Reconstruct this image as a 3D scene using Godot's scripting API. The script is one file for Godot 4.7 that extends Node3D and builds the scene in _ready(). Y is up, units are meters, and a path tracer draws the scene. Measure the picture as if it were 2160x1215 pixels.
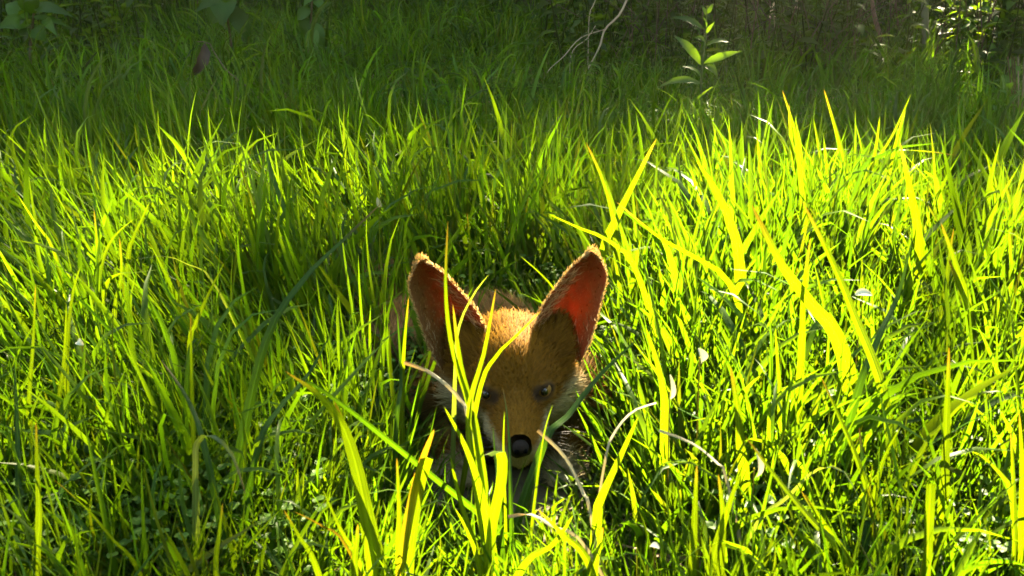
extends Node3D
# A young red fox crouched in a back-lit meadow, seen by a low camera on a post.

const CAM_H := 0.55
const PITCH := 20.0
const FOCAL := 2316.0          # focal length in photo pixels (photo 2160 x 1215)
const SUN_EL := 40.0
const SUN_AZ := 24.0           # to the right of straight ahead
var sun_dir := Vector3.ZERO    # towards the sun
var rng := RandomNumberGenerator.new()
var cam_basis := Basis()
var taken := {}

# ---------------------------------------------------------------- helpers
class Acc:
	var v := PackedVector3Array()
	var n := PackedVector3Array()
	var c := PackedColorArray()
	var i := PackedInt32Array()
	func tri(a: int, b: int, d: int) -> void:      # wound so that the front agrees with the normals
		var g := (v[d] - v[a]).cross(v[b] - v[a])
		if g.dot(n[a] + n[b] + n[d]) >= 0.0:
			i.append(a); i.append(b); i.append(d)
		else:
			i.append(a); i.append(d); i.append(b)
	func mesh() -> ArrayMesh:
		var arr := []
		arr.resize(Mesh.ARRAY_MAX)
		arr[Mesh.ARRAY_VERTEX] = v
		arr[Mesh.ARRAY_NORMAL] = n
		arr[Mesh.ARRAY_COLOR] = c
		arr[Mesh.ARRAY_INDEX] = i
		var m := ArrayMesh.new()
		m.add_surface_from_arrays(Mesh.PRIMITIVE_TRIANGLES, arr)
		return m

func ray(x: float, y: float) -> Vector3:
	return cam_basis * Vector3((x - 1080.0) / FOCAL, (607.5 - y) / FOCAL, -1.0)

func px(x: float, y: float, depth: float) -> Vector3:
	return Vector3(0, CAM_H, 0) + ray(x, y) * depth

func numbered(called: String) -> String:
	if not taken.has(called):
		taken[called] = 0
		return called
	taken[called] += 1
	return "%s_%03d" % [called, taken[called]]

func tag(o: Node3D, label := "", category := "", group := "", kind := "") -> Node3D:
	if label: o.set_meta("label", label)
	if category: o.set_meta("category", category)
	if group: o.set_meta("group", group)
	if kind: o.set_meta("kind", kind)
	return o

func base(called: String, at := Vector3.ZERO) -> Node3D:
	var o := Node3D.new()
	o.name = numbered(called)
	add_child(o)
	o.position = at
	return o

func part(called: String, mesh: Mesh, mat: Material, parent: Node) -> MeshInstance3D:
	var o := MeshInstance3D.new()
	o.name = called if parent != self else numbered(called)
	o.mesh = mesh
	o.material_override = mat
	parent.add_child(o, true)
	return o

func leaf_mat(rough: float, through: float, tint: Color, spec := 0.5) -> StandardMaterial3D:
	var m := StandardMaterial3D.new()
	m.vertex_color_use_as_albedo = true
	m.roughness = rough
	m.metallic_specular = spec
	m.backlight_enabled = true
	var t := tint * through
	m.backlight = Color(t.r, t.g, t.b).linear_to_srgb()
	m.cull_mode = BaseMaterial3D.CULL_DISABLED
	return m

func bez(a: Vector3, b: Vector3, c: Vector3, t: float) -> Vector3:
	return a * (1 - t) * (1 - t) + b * 2 * t * (1 - t) + c * t * t

# one grass blade along a list of points; side is the direction across it; cols columns of points across (ribs from 7 up)
func blade(s: Acc, pts: PackedVector3Array, width: float, side: Vector3, fold: float, c0: Color, c1: Color, blunt := 0.0, twist := 0.0, cols := 3, tip_col := Color(0, 0, 0, 0)) -> void:
	var k := pts.size()
	var first := s.v.size()
	var ribbed := cols > 3
	for j in k:
		var t := float(j) / (k - 1)
		var d := (pts[mini(j + 1, k - 1)] - pts[maxi(j - 1, 0)]).normalized()
		var sd := side.rotated(d, twist * t)
		sd = (sd - d * sd.dot(d)).normalized()
		var nn := sd.cross(d).normalized()
		var w := width * 0.5 * minf(1.0, 0.55 + t * 1.6) * maxf(pow(maxf(1.0 - t, 0.0), 0.62), blunt)
		if ribbed: w *= rng.randf_range(0.96, 1.04)
		var col := c0.lerp(c1, t)
		if ribbed and tip_col.a > 0.0: col = col.lerp(tip_col, clampf((t - 0.86) / 0.12, 0.0, 1.0) * tip_col.a)
		var spot := rng.randf_range(0.93, 1.07) if ribbed else 1.0
		for q in cols:
			var u := float(q) / (cols - 1) * 2.0 - 1.0
			var rib := 0.0
			if ribbed and q % 2 == 0: rib = 0.16
			if ribbed and q == cols / 2: rib = -0.25
			s.v.append(pts[j] + sd * w * u - nn * w * fold * (1.0 - absf(u)))
			s.n.append((nn + sd * fold * 1.1 * u).normalized() if cols == 3 else (nn + sd * (fold * signf(u) + (0.35 if q % 2 else -0.35))).normalized())
			s.c.append(col * (0.93 if cols == 3 and q == 1 else spot * (1.0 - rib)))
	for j in k - 1:
		var a := first + j * cols
		for q in cols - 1:
			s.tri(a + q, a + q + 1, a + q + cols)
			s.tri(a + q + 1, a + q + 1 + cols, a + q + cols)

func curve3(a: Vector3, b: Vector3, c: Vector3, k: int) -> PackedVector3Array:
	var p := PackedVector3Array()
	for j in k: p.append(bez(a, b, c, float(j) / (k - 1)))
	return p

func spline(ctrl: PackedVector3Array, k: int) -> PackedVector3Array:
	var cv := Curve3D.new()
	for j in ctrl.size():
		var h := (ctrl[mini(j + 1, ctrl.size() - 1)] - ctrl[maxi(j - 1, 0)]) * 0.17
		cv.add_point(ctrl[j], -h, h)
	var p := PackedVector3Array()
	var l := cv.get_baked_length()
	for j in k: p.append(cv.sample_baked(l * j / (k - 1), true))
	return p

# a broad leaf from base to tip
func leaf(s: Acc, a: Vector3, tip: Vector3, width: float, up: Vector3, droop: float, c0: Color, c1: Color, wave := 0.0, round_ := 1.0) -> void:
	var k := 9
	var axis := tip - a
	var d0 := axis.normalized()
	var side := d0.cross(up).normalized()
	var nn := side.cross(d0).normalized()
	var first := s.v.size()
	for j in k:
		var t := float(j) / (k - 1)
		var p := a + axis * t + nn * droop * axis.length() * 4.0 * t * (1 - t) * 0.5 
		var w := width * 0.5 * pow(sin(PI * pow(t, 0.8)), 0.8 * round_) + 0.0006
		var slope := nn * droop * 2.0 * (1 - 2 * t)
		var d := (d0 + slope).normalized()
		var n2 := side.cross(d).normalized()
		var wv := wave * width * sin(t * 23.0)
		for q in 5:
			var u := (q - 2) / 2.0
			s.v.append(p + side * w * u + n2 * (absf(u) * w * 0.35 + wv * u * 0.5 * absf(u)))
			s.n.append((n2 - side * u * 0.35 + d * wv * 6.0 * u).normalized())
			s.c.append(c0.lerp(c1, absf(u) * 0.6 + 0.3 * t) * (1.14 if q == 2 else 1.0 + 0.09 * sin(t * 46.0 - absf(u) * 7.0)))
	for j in k - 1:
		for q in 4:
			var b := first + j * 5 + q
			s.tri(b, b + 1, b + 5)
			s.tri(b + 1, b + 6, b + 5)

func tube(s: Acc, pts: PackedVector3Array, r0: float, r1: float, col: Color, sides := 6, bump := 0.0) -> void:
	var k := pts.size()
	var first := s.v.size()
	var sd := Vector3(0.31, 0.2, 0.93)
	for j in k:
		var t := float(j) / (k - 1)
		var d := (pts[mini(j + 1, k - 1)] - pts[maxi(j - 1, 0)]).normalized()
		sd = (sd - d * sd.dot(d)).normalized()
		var b := d.cross(sd)
		var r := lerpf(r0, r1, t) * (1.0 + bump * rng.randf_range(-1, 1))
		for q in sides:
			var an := TAU * q / sides
			var o := sd * cos(an) + b * sin(an)
			s.v.append(pts[j] + o * r); s.n.append(o); s.c.append(col * rng.randf_range(0.85, 1.15))
	for j in k - 1:
		for q in sides:
			var a := first + j * sides + q
			var b2 := first + j * sides + (q + 1) % sides
			s.tri(a, b2, a + sides)
			s.tri(b2, b2 + sides, a + sides)

func multi(called: String, mesh: Mesh, mat: Material, xf: Array, cols: PackedColorArray, parent: Node) -> MultiMeshInstance3D:
	var mm := MultiMesh.new()
	mm.transform_format = MultiMesh.TRANSFORM_3D
	mm.use_colors = true
	mm.mesh = mesh
	mm.instance_count = xf.size()
	for k in xf.size():
		mm.set_instance_transform(k, xf[k])
		mm.set_instance_color(k, cols[k])
	var o := MultiMeshInstance3D.new()
	o.name = called if parent != self else numbered(called)
	o.multimesh = mm
	o.material_override = mat
	parent.add_child(o, true)
	o.set_meta("kind", "stuff")
	return o

func gauss(x: float, z: float, cx: float, cz: float, rx: float, rz: float) -> float:
	var a := (x - cx) / rx
	var b := (z - cz) / rz
	return exp(-(a * a + b * b))

# how open the tree canopy is towards the sun, by the spot on the ground (at 0.1 m) that the sun reaches through it
func openness(x: float, z: float) -> float:
	var o := 0.10
	var patch := clampf(0.72 + 0.6 * sin(x * 13.0 + 2.0 * sin(z * 7.0)) * sin(z * 16.0 + 1.3 * sin(x * 9.0)), 0.0, 1.0)
	if z < -2.3: o = maxf(o, clampf(sin(x * 6.1 + 1.9 * sin(z * 3.3)) * sin(z * 7.3 + 1.5 * sin(x * 4.0)) * 3.0 - 2.0, 0.0, 0.9))   # flecks at the back
	o = maxf(o, 2.1 * gauss(x, z, 0.42, -1.26, 0.30, 0.36))
	o = maxf(o, 1.7 * gauss(x, z, 0.28, -0.86, 0.28, 0.28))
	o = maxf(o, 2.0 * gauss(x, z, 0.03, -0.96, 0.15, 0.13))
	o = maxf(o, 1.6 * gauss(x, z, 0.20, -1.14, 0.16, 0.24))
	o = maxf(o, 2.2 * gauss(x, z, -0.05, -0.70, 0.19, 0.24))
	o = maxf(o, 1.5 * patch * gauss(x, z, -0.46, -1.42, 0.46, 0.36))
	o = maxf(o, 1.3 * patch * gauss(x, z, -0.34, -1.10, 0.26, 0.20))
	o = maxf(o, 1.2 * gauss(x, z, -0.42, -0.72, 0.08, 0.12))
	o = maxf(o, 1.35 * patch * gauss(x, z, -0.52, -1.05, 0.32, 0.30))
	o = maxf(o, 0.28 * gauss(x, z, -0.2, -0.8, 0.4, 0.2))
	o = maxf(o, 1.6 * patch * gauss(x, z, 0.05, -1.62, 0.5, 0.30))
	o = maxf(o, 1.2 * gauss(x, z, 1.36, -3.2, 0.25, 0.3))
	o = maxf(o, 1.8 * gauss(x, z, 1.08, -2.25, 0.14, 0.2))
	o = maxf(o, 1.4 * gauss(x, z, 0.40, -2.45, 0.16, 0.16))
	return o

func open_at(p: Vector3) -> float:
	var t := (p.y - 0.1) / sun_dir.y
	return openness(p.x - sun_dir.x * t, p.z - sun_dir.z * t)

# ---------------------------------------------------------------- fox
var ca := PackedVector3Array()
var cab := PackedVector3Array()
var cinv := PackedFloat32Array()
var cr0 := PackedFloat32Array()
var cr1 := PackedFloat32Array()
var ck := PackedFloat32Array()
var head := Transform3D()
var head_inv := Transform3D()

func bone(a: Vector3, b: Vector3, r0: float, r1: float, k: float) -> void:
	ca.append(a); cab.append(b - a); cinv.append(1.0 / maxf((b - a).length_squared(), 1e-9))
	cr0.append(r0); cr1.append(r1); ck.append(k)

func hbone(a: Vector3, b: Vector3, r0: float, r1: float, k: float) -> void:   # millimetres in the head's own axes
	bone(head * (a * 0.001), head * (b * 0.001), r0 * 0.001, r1 * 0.001, k * 0.001)

func prim(k: int, p: Vector3) -> float:
	var pa := p - ca[k]
	var ba := cab[k]
	var h := clampf(pa.dot(ba) * cinv[k], 0.0, 1.0)
	return (pa - ba * h).length() - lerpf(cr0[k], cr1[k], h)

func field(p: Vector3, list: PackedInt32Array) -> float:
	var d := 1.0
	for k in list:
		var e := prim(k, p)
		var kk := ck[k]
		if kk < 0.0:                                   # carve
			var h := clampf(0.5 - 0.5 * (d + e) / -kk, 0.0, 1.0)
			d = lerpf(d, -e, h) - kk * h * (1.0 - h)
		else:
			var h := clampf(0.5 + 0.5 * (e - d) / kk, 0.0, 1.0)
			d = lerpf(e, d, h) - kk * h * (1.0 - h)
	return d

func fox_skin(lo: Vector3, hi: Vector3, cs: float) -> Array:
	var all := PackedInt32Array(range(ca.size()))
	var nb := Vector3i(((hi - lo) / (cs * 8.0)).ceil())
	var nx := nb.x * 8 + 1
	var ny := nb.y * 8 + 1
	var nz := nb.z * 8 + 1
	var val := PackedFloat32Array()
	val.resize(nx * ny * nz)
	val.fill(1.0)
	var active := []
	var half := cs * 4.0 * 1.75
	for bz in nb.z:
		for by in nb.y:
			for bx in nb.x:
				var o := Vector3(bx, by, bz) * 8.0 * cs + lo
				var mid := o + Vector3.ONE * cs * 4.0
				var d := field(mid, all)
				if absf(d) > half + 0.02:
					if d < 0.0:
						for z in 9:
							for y in 9:
								for x in 9:
									val[(bx * 8 + x) + nx * ((by * 8 + y) + ny * (bz * 8 + z))] = -1.0
					continue
				active.append(Vector3i(bx, by, bz))
	for b in active:
		var o: Vector3 = Vector3(b) * 8.0 * cs + lo
		var mid := o + Vector3.ONE * cs * 4.0
		var list := PackedInt32Array()
		for k in all:
			if absf(prim(k, mid)) < half + 0.05 or prim(k, mid) < 0.0:
				list.append(k)
		for z in 9:
			for y in 9:
				for x in 9:
					val[(b.x * 8 + x) + nx * ((b.y * 8 + y) + ny * (b.z * 8 + z))] = field(o + Vector3(x, y, z) * cs, list)
	var vert := {}
	var pos := PackedVector3Array()
	for b in active:
		for z in 8:
			for y in 8:
				for x in 8:
					var i0: int = (b.x * 8 + x) + nx * ((b.y * 8 + y) + ny * (b.z * 8 + z))
					var s := 0
					var v8 := [val[i0], val[i0 + 1], val[i0 + nx], val[i0 + nx + 1], val[i0 + nx * ny], val[i0 + nx * ny + 1], val[i0 + nx * ny + nx], val[i0 + nx * ny + nx + 1]]
					for q in 8:
						if v8[q] < 0.0: s += 1
					if s == 0 or s == 8: continue
					var sum := Vector3.ZERO
					var cnt := 0
					for q in 8:
						for bit in [1, 2, 4]:
							if q & bit: continue
							var a: float = v8[q]
							var c: float = v8[q | bit]
							if (a < 0.0) == (c < 0.0): continue
							var t := a / (a - c)
							var p := Vector3(q & 1, (q >> 1) & 1, (q >> 2) & 1)
							if bit == 1: p.x += t
							elif bit == 2: p.y += t
							else: p.z += t
							sum += p
							cnt += 1
					vert[i0] = pos.size()
					pos.append(lo + (Vector3(b) * 8.0 + Vector3(x, y, z) + sum / cnt) * cs)
	var idx := PackedInt32Array()
	var step := [1, nx, nx * ny]
	for i0 in vert:
		for ax in 3:
			var i1: int = i0 + step[ax]
			if i1 >= val.size() or (val[i0] < 0.0) == (val[i1] < 0.0): continue
			var su: int = step[(ax + 1) % 3]
			var sv: int = step[(ax + 2) % 3]
			if not (vert.has(i0 - su) and vert.has(i0 - sv) and vert.has(i0 - su - sv)): continue
			var q := [vert[i0], vert[i0 - su], vert[i0 - su - sv], vert[i0 - sv]]
			if val[i0] < 0.0:
				idx.append_array([q[0], q[2], q[1], q[0], q[3], q[2]])
			else:
				idx.append_array([q[0], q[1], q[2], q[0], q[2], q[3]])
	var nor := PackedVector3Array()
	nor.resize(pos.size())
	for t in range(0, idx.size(), 3):
		var g := (pos[idx[t + 2]] - pos[idx[t]]).cross(pos[idx[t + 1]] - pos[idx[t]])
		for q in 3: nor[idx[t + q]] += g
	for k in nor.size(): nor[k] = nor[k].normalized()
	return [pos, nor, idx]

func mixc(a: Color, b: Color, t: float) -> Color:
	return a.lerp(b, clampf(t, 0.0, 1.0))

# coat colour (linear) and hair length in metres
func coat(p: Vector3) -> Array:
	var l := head_inv * p * 1000.0
	var rust := Color(0.125, 0.060, 0.006)
	var grey := Color(0.13, 0.080, 0.032)
	var white := Color(0.33, 0.28, 0.16)
	var dark := Color(0.035, 0.020, 0.010)
	var c := rust
	var ln := 0.020
	var in_head := clampf((l.z + 62.0) / 25.0, 0.0, 1.0)
	# body: greyer rust, pale belly and throat
	var body := mixc(rust, grey, 0.15 + 0.45 * clampf((-p.z - 1.02) / 0.08, 0.0, 1.0))
	body = mixc(body, Color(0.28, 0.20, 0.11), clampf((0.075 - p.y) / 0.05, 0.0, 0.7))
	if in_head <= 0.0:
		return [body * (0.75 + 0.5 * absf(sin(p.z * 90.0 + p.x * 60.0))), 0.034]
	var ax := absf(l.x)
	var h := rust
	ln = lerpf(0.016, 0.0045, clampf((l.z + 10.0) / 45.0, 0.0, 1.0))
	if ax > 40.0: ln = maxf(ln, lerpf(0.006, 0.019, clampf((ax - 40.0) / 22.0, 0.0, 1.0)))
	# paler brow, greyer between the ears
	h = mixc(h, Color(0.15, 0.073, 0.006), clampf((l.y - 18.0) / 20.0, 0.0, 1.0))
	# white lips, cheeks and throat
	var mz := clampf((l.z - 20.0) / 40.0, 0.0, 1.0)
	var wl := -12.0 - 8.0 * mz
	var white_on := clampf((wl - l.y + (ax - 12.0) * 0.28) / 9.0, 0.0, 1.0)
	if ax < 8.0 and l.y > -30.0 and l.z > 35.0: white_on *= clampf((ax - 4.0) / 4.0, 0.0, 1.0)
	h = mixc(h, white, white_on * clampf((l.z + 25.0) / 25.0, 0.0, 1.0))
	# dark streak from the eye to the lip
	var st := Vector2(ax - lerpf(21.0, 12.0, clampf((l.z - 36.0) / 30.0, 0.0, 1.0)), l.y - lerpf(-6.0, -25.0, clampf((l.z - 36.0) / 40.0, 0.0, 1.0))).length()
	if l.z > 34.0 and l.z < 76.0: h = mixc(h, Color(0.09, 0.04, 0.015), clampf(1.0 - st / 6.0, 0.0, 1.0) * 0.8)
	# eye rims
	var ed := Vector3(ax - 25.0, (l.y - 2.0) * 1.35, (l.z - 34.0) * 0.6).length()
	h = mixc(h, dark, clampf((14.5 - ed) / 3.0, 0.0, 1.0))
	# lips and nose
	if l.z > 93.0 and l.y > -30.0 and ax < 7.0: h = mixc(h, dark, clampf((l.z - 93.0) / 4.0, 0.0, 1.0))
	if l.z > 60.0: ln = minf(ln, 0.003)
	if ed < 13.0: ln = 0.0015
	return [mixc(body, h, in_head), lerpf(0.022, ln, in_head)]

func build_fox() -> void:
	var fox := base("fox")
	tag(fox, "young rust-orange fox crouching low in the grass, pricked ears and face turned to the viewer", "fox")
	# head frame: +z towards the nose, +y up
	var hb := Basis.from_euler(Vector3(deg_to_rad(1.0), deg_to_rad(4.0), deg_to_rad(1.5)), EULER_ORDER_YXZ)
	var eye_mid := px(1086, 826, 1.0)
	head = Transform3D(hb, eye_mid - hb * Vector3(0, 0.002, 0.034))
	head_inv = head.affine_inverse()
	# skull, cheeks, muzzle, jaw
	hbone(Vector3(0, 6, -24), Vector3(0, 14, 4), 41, 31, 14)
	for s in [-1.0, 1.0]:
		hbone(Vector3(s * 26, -8, -8), Vector3(s * 24, -8, 16), 26, 20, 14)
		hbone(Vector3(s * 46, -22, -20), Vector3(s * 30, -26, 8), 19, 15, 18)
		hbone(Vector3(s * 12, 12, 24), Vector3(s * 27, 12, 20), 13, 9, 10)
		hbone(Vector3(s * 15, -28, 42), Vector3(s * 9.5, -31, 80), 14, 10, 9)
		hbone(Vector3(s * 40, 22, -30), Vector3(s * 47, 38, -38), 20, 10, 16)
	hbone(Vector3(0, -8, 22), Vector3(0, -20, 87), 23, 11.5, 14)
	hbone(Vector3(0, -34, 16), Vector3(0, -44, 76), 18, 8, 10)
	hbone(Vector3(0, -22, 90), Vector3(0, -22, 92.5), 7.5, 6, 5)
	for s in [-1.0, 1.0]:                               # sockets and lids, mouth line
		hbone(Vector3(s * 25.5, 2, 40), Vector3(s * 25.5, 2, 39), 8.0, 8.0, -4)
		hbone(Vector3(s * 16, 4, 39.5), Vector3(s * 25, 8.5, 37.5), 3.0, 4.0, 3)
		hbone(Vector3(s * 25, 8.5, 37.5), Vector3(s * 36, 4, 28), 4.0, 2.8, 3)
		hbone(Vector3(s * 16, 2, 38.5), Vector3(s * 25, -4.5, 36.5), 2.4, 2.8, 3)
		hbone(Vector3(s * 25, -4.5, 36.5), Vector3(s * 35, 2, 27), 2.8, 2.2, 3)
		hbone(Vector3(s * 2, -39, 92), Vector3(s * 22, -39, 52), 1.8, 1.6, -2)
	# neck, trunk, haunch and tail, in the world
	var hc := head * Vector3(0, -0.012, -0.035)
	bone(hc, Vector3(0.0, 0.042, -1.10), 0.042, 0.042, 0.03)
	bone(Vector3(0.0, 0.040, -1.08), Vector3(-0.02, 0.038, -1.22), 0.042, 0.040, 0.03)
	bone(Vector3(0.0, 0.045, -1.00), Vector3(0.0, 0.042, -1.10), 0.040, 0.042, 0.03)
	bone(Vector3(-0.02, 0.038, -1.20), Vector3(-0.10, 0.038, -1.27), 0.040, 0.038, 0.035)
	bone(Vector3(-0.11, 0.040, -1.22), Vector3(-0.15, 0.042, -1.16), 0.040, 0.032, 0.03)   # near haunch
	bone(Vector3(-0.15, 0.05, -1.20), Vector3(-0.17, 0.02, -1.27), 0.030, 0.015, 0.02)
	bone(Vector3(-0.17, 0.018, -1.27), Vector3(-0.15, 0.014, -1.17), 0.014, 0.012, 0.012)
	bone(Vector3(-0.14, 0.06, -1.36), Vector3(-0.24, 0.030, -1.33), 0.022, 0.030, 0.025)
	bone(Vector3(-0.24, 0.030, -1.33), Vector3(-0.27, 0.025, -1.20), 0.030, 0.012, 0.02)
	for s in [-1.0, 1.0]:                               # folded forelegs: shoulder, elbow, wrist, paw
		bone(Vector3(s * 0.056, 0.060, -1.03), Vector3(s * 0.074, 0.035, -1.07), 0.032, 0.024, 0.025)
		bone(Vector3(s * 0.072, 0.034, -1.10), Vector3(s * 0.055, 0.020, -0.99), 0.022, 0.014, 0.015)
		bone(Vector3(s * 0.055, 0.018, -0.99), Vector3(s * 0.050, 0.015, -0.955), 0.015, 0.013, 0.01)
		for tq in [-1.5, -0.5, 0.5, 1.5]:
			bone(Vector3(s * 0.050 + tq * 0.006, 0.013, -0.955), Vector3(s * 0.050 + tq * 0.0075, 0.009, -0.937), 0.008, 0.006, 0.004)
	var sk := fox_skin(Vector3(-0.45, -0.01, -1.46), Vector3(0.16, 0.27, -0.86), 0.0045)
	var pos: PackedVector3Array = sk[0]
	var nor: PackedVector3Array = sk[1]
	var idx: PackedInt32Array = sk[2]
	var col := PackedColorArray()
	col.resize(pos.size())
	for k in pos.size():
		var c: Color = coat(pos[k])[0]
		col[k] = c * 0.85
	var arr := []
	arr.resize(Mesh.ARRAY_MAX)
	arr[Mesh.ARRAY_VERTEX] = pos
	arr[Mesh.ARRAY_NORMAL] = nor
	arr[Mesh.ARRAY_COLOR] = col
	arr[Mesh.ARRAY_INDEX] = idx
	var m := ArrayMesh.new()
	m.add_surface_from_arrays(Mesh.PRIMITIVE_TRIANGLES, arr)
	var skin := StandardMaterial3D.new()
	skin.vertex_color_use_as_albedo = true
	skin.roughness = 0.9
	skin.metallic_specular = 0.2
	m.surface_set_material(0, skin)
	# ears: thin cupped shells, part of the same body
	var ear := Acc.new()
	var fur := Acc.new()
	for s in [-1.0, 1.0]: ear_shell(ear, fur, s)
	var ea := []
	ea.resize(Mesh.ARRAY_MAX)
	ea[Mesh.ARRAY_VERTEX] = ear.v
	ea[Mesh.ARRAY_NORMAL] = ear.n
	ea[Mesh.ARRAY_COLOR] = ear.c
	ea[Mesh.ARRAY_INDEX] = ear.i
	m.add_surface_from_arrays(Mesh.PRIMITIVE_TRIANGLES, ea)
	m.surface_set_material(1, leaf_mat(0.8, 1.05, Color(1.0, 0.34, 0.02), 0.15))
	var bm := MeshInstance3D.new()
	bm.name = "body"
	bm.mesh = m
	fox.add_child(bm, true)
	# fur strands
	var tail_dir := Vector3(-0.25, -0.15, -1.0).normalized()
	var nose_tip := head * Vector3(0, -0.02, 0.1)
	var budget := 0.0
	for t in range(0, idx.size(), 3):
		var a := pos[idx[t]]
		var b := pos[idx[t + 1]]
		var c := pos[idx[t + 2]]
		if a.y < 0.012: continue
		var ct := coat((a + b + c) / 3.0)
		var ln: float = ct[1]
		if ln < 0.002: continue
		var area := (b - a).cross(c - a).length() * 0.5
		var hl := head_inv * a
		budget += area * (450000.0 if hl.z > -0.07 else 380000.0)
		while budget > 1.0:
			budget -= 1.0
			var u := rng.randf()
			var v := rng.randf()
			if u + v > 1.0:
				u = 1.0 - u
				v = 1.0 - v
			var p := a + (b - a) * u + (c - a) * v
			var nn := (nor[idx[t]] * (1 - u - v) + nor[idx[t + 1]] * u + nor[idx[t + 2]] * v).normalized()
			var fl := (p - nose_tip).normalized() if hl.z > -0.05 else tail_dir
			fl = (fl - nn * fl.dot(nn)).normalized() + Vector3(0, -0.25, 0)
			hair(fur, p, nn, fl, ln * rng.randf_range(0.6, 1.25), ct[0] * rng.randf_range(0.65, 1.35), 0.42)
	var fm := leaf_mat(0.65, 0.7, Color(1.0, 0.80, 0.45), 0.15)
	var f := part("fur", fur.mesh(), fm, fox)
	f.set_meta("kind", "stuff")
	# eyes
	for s in [-1.0, 1.0]:
		var e := SphereMesh.new()
		e.radius = 0.0085
		e.height = 0.0170
		e.radial_segments = 24
		e.rings = 12
		var em := StandardMaterial3D.new()
		em.albedo_color = Color(0.15, 0.08, 0.018).linear_to_srgb()
		em.roughness = 0.28
		em.metallic_specular = 0.22
		var eo := part("eye", e, em, fox)
		eo.position = head * Vector3(s * 0.0252, 0.0025, 0.0315)
		var pm := SphereMesh.new()
		pm.radius = 0.0036
		pm.height = 0.0085
		var pmat := StandardMaterial3D.new()
		pmat.albedo_color = Color(0.01, 0.01, 0.01)
		pmat.roughness = 0.1
		var po := part("pupil", pm, pmat, eo)
		po.basis = hb
		po.position = hb * Vector3(s * 0.0012, 0, 0.0066)
	# nose pad
	var ns := Acc.new()
	var nm := SphereMesh.new()
	nm.radius = 0.0072
	nm.height = 0.0125
	nm.radial_segments = 28
	nm.rings = 14
	var nmat := StandardMaterial3D.new()
	nmat.albedo_color = Color(0.015, 0.011, 0.009).linear_to_srgb()
	nmat.roughness = 0.8
	nmat.metallic_specular = 0.2
	var nz := FastNoiseLite.new()
	nz.frequency = 0.25
	var nt := NoiseTexture2D.new()
	nt.width = 128
	nt.height = 128
	nt.noise = nz
	nmat.heightmap_enabled = true
	nmat.heightmap_texture = nt
	nmat.heightmap_scale = 0.15
	var no := part("nose", nm, nmat, fox)
	no.transform = head * Transform3D(Basis(), Vector3(0, -0.0215, 0.0945))
	for s in [-1.0, 1.0]:
		var hm := SphereMesh.new()
		hm.radius = 0.0024
		hm.height = 0.004
		var ho := part("nostril", hm, pmat_black(), no)
		ho.position = Vector3(s * 0.0034, -0.001, 0.0058)
	# whiskers
	var wa := Acc.new()
	for s in [-1.0, 1.0]:
		for k in 9:
			var b0 := head * (Vector3(s * (11 + k % 3), -28 - (k % 3) * 3.0, 78 - (k / 3) * 6.0) * 0.001)
			var b1 := head * (Vector3(s * (45 + 6 * (k % 4)), -34 - (k % 3) * 9.0, 62 - (k / 3) * 10.0) * 0.001)
			tube(wa, curve3(b0, (b0 + b1) * 0.5 + Vector3(0, 0.008, 0), b1, 7), 0.00022, 0.00006, Color(0.03, 0.025, 0.02), 3)
	part("whiskers", wa.mesh(), leaf_mat(0.5, 0.2, Color.WHITE), fox).set_meta("kind", "stuff")

func pmat_black() -> StandardMaterial3D:
	var m := StandardMaterial3D.new()
	m.albedo_color = Color(0.02, 0.02, 0.02)
	m.roughness = 0.95
	m.metallic_specular = 0.05
	return m

func hair(s: Acc, p: Vector3, nn: Vector3, flow: Vector3, ln: float, col: Color, lift: float) -> void:
	var j := Vector3(rng.randf_range(-1, 1), rng.randf_range(-1, 1), rng.randf_range(-1, 1)) * 0.28
	var d0 := (nn * lift * 1.6 + flow * 0.8 + j).normalized()
	var d1 := (nn * lift * 0.4 + flow + j * 1.4).normalized()
	var sd := d0.cross(Vector3(rng.randf_range(-1, 1), rng.randf_range(-1, 1), rng.randf_range(-1, 1))).normalized()
	var w := 0.00042
	var q := p + d0 * ln * 0.5
	var e := q + d1 * ln * 0.5
	var f := s.v.size()
	var hn := (nn + d0.cross(sd) * 0.2).normalized()
	for a in [p - sd * w, p + sd * w, q - sd * w * 0.75, q + sd * w * 0.75, e]:
		s.v.append(a); s.n.append(hn)
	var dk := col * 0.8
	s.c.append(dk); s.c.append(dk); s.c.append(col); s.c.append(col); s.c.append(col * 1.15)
	s.tri(f, f + 1, f + 2)
	s.tri(f + 1, f + 3, f + 2)
	s.tri(f + 2, f + 3, f + 4)

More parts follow.
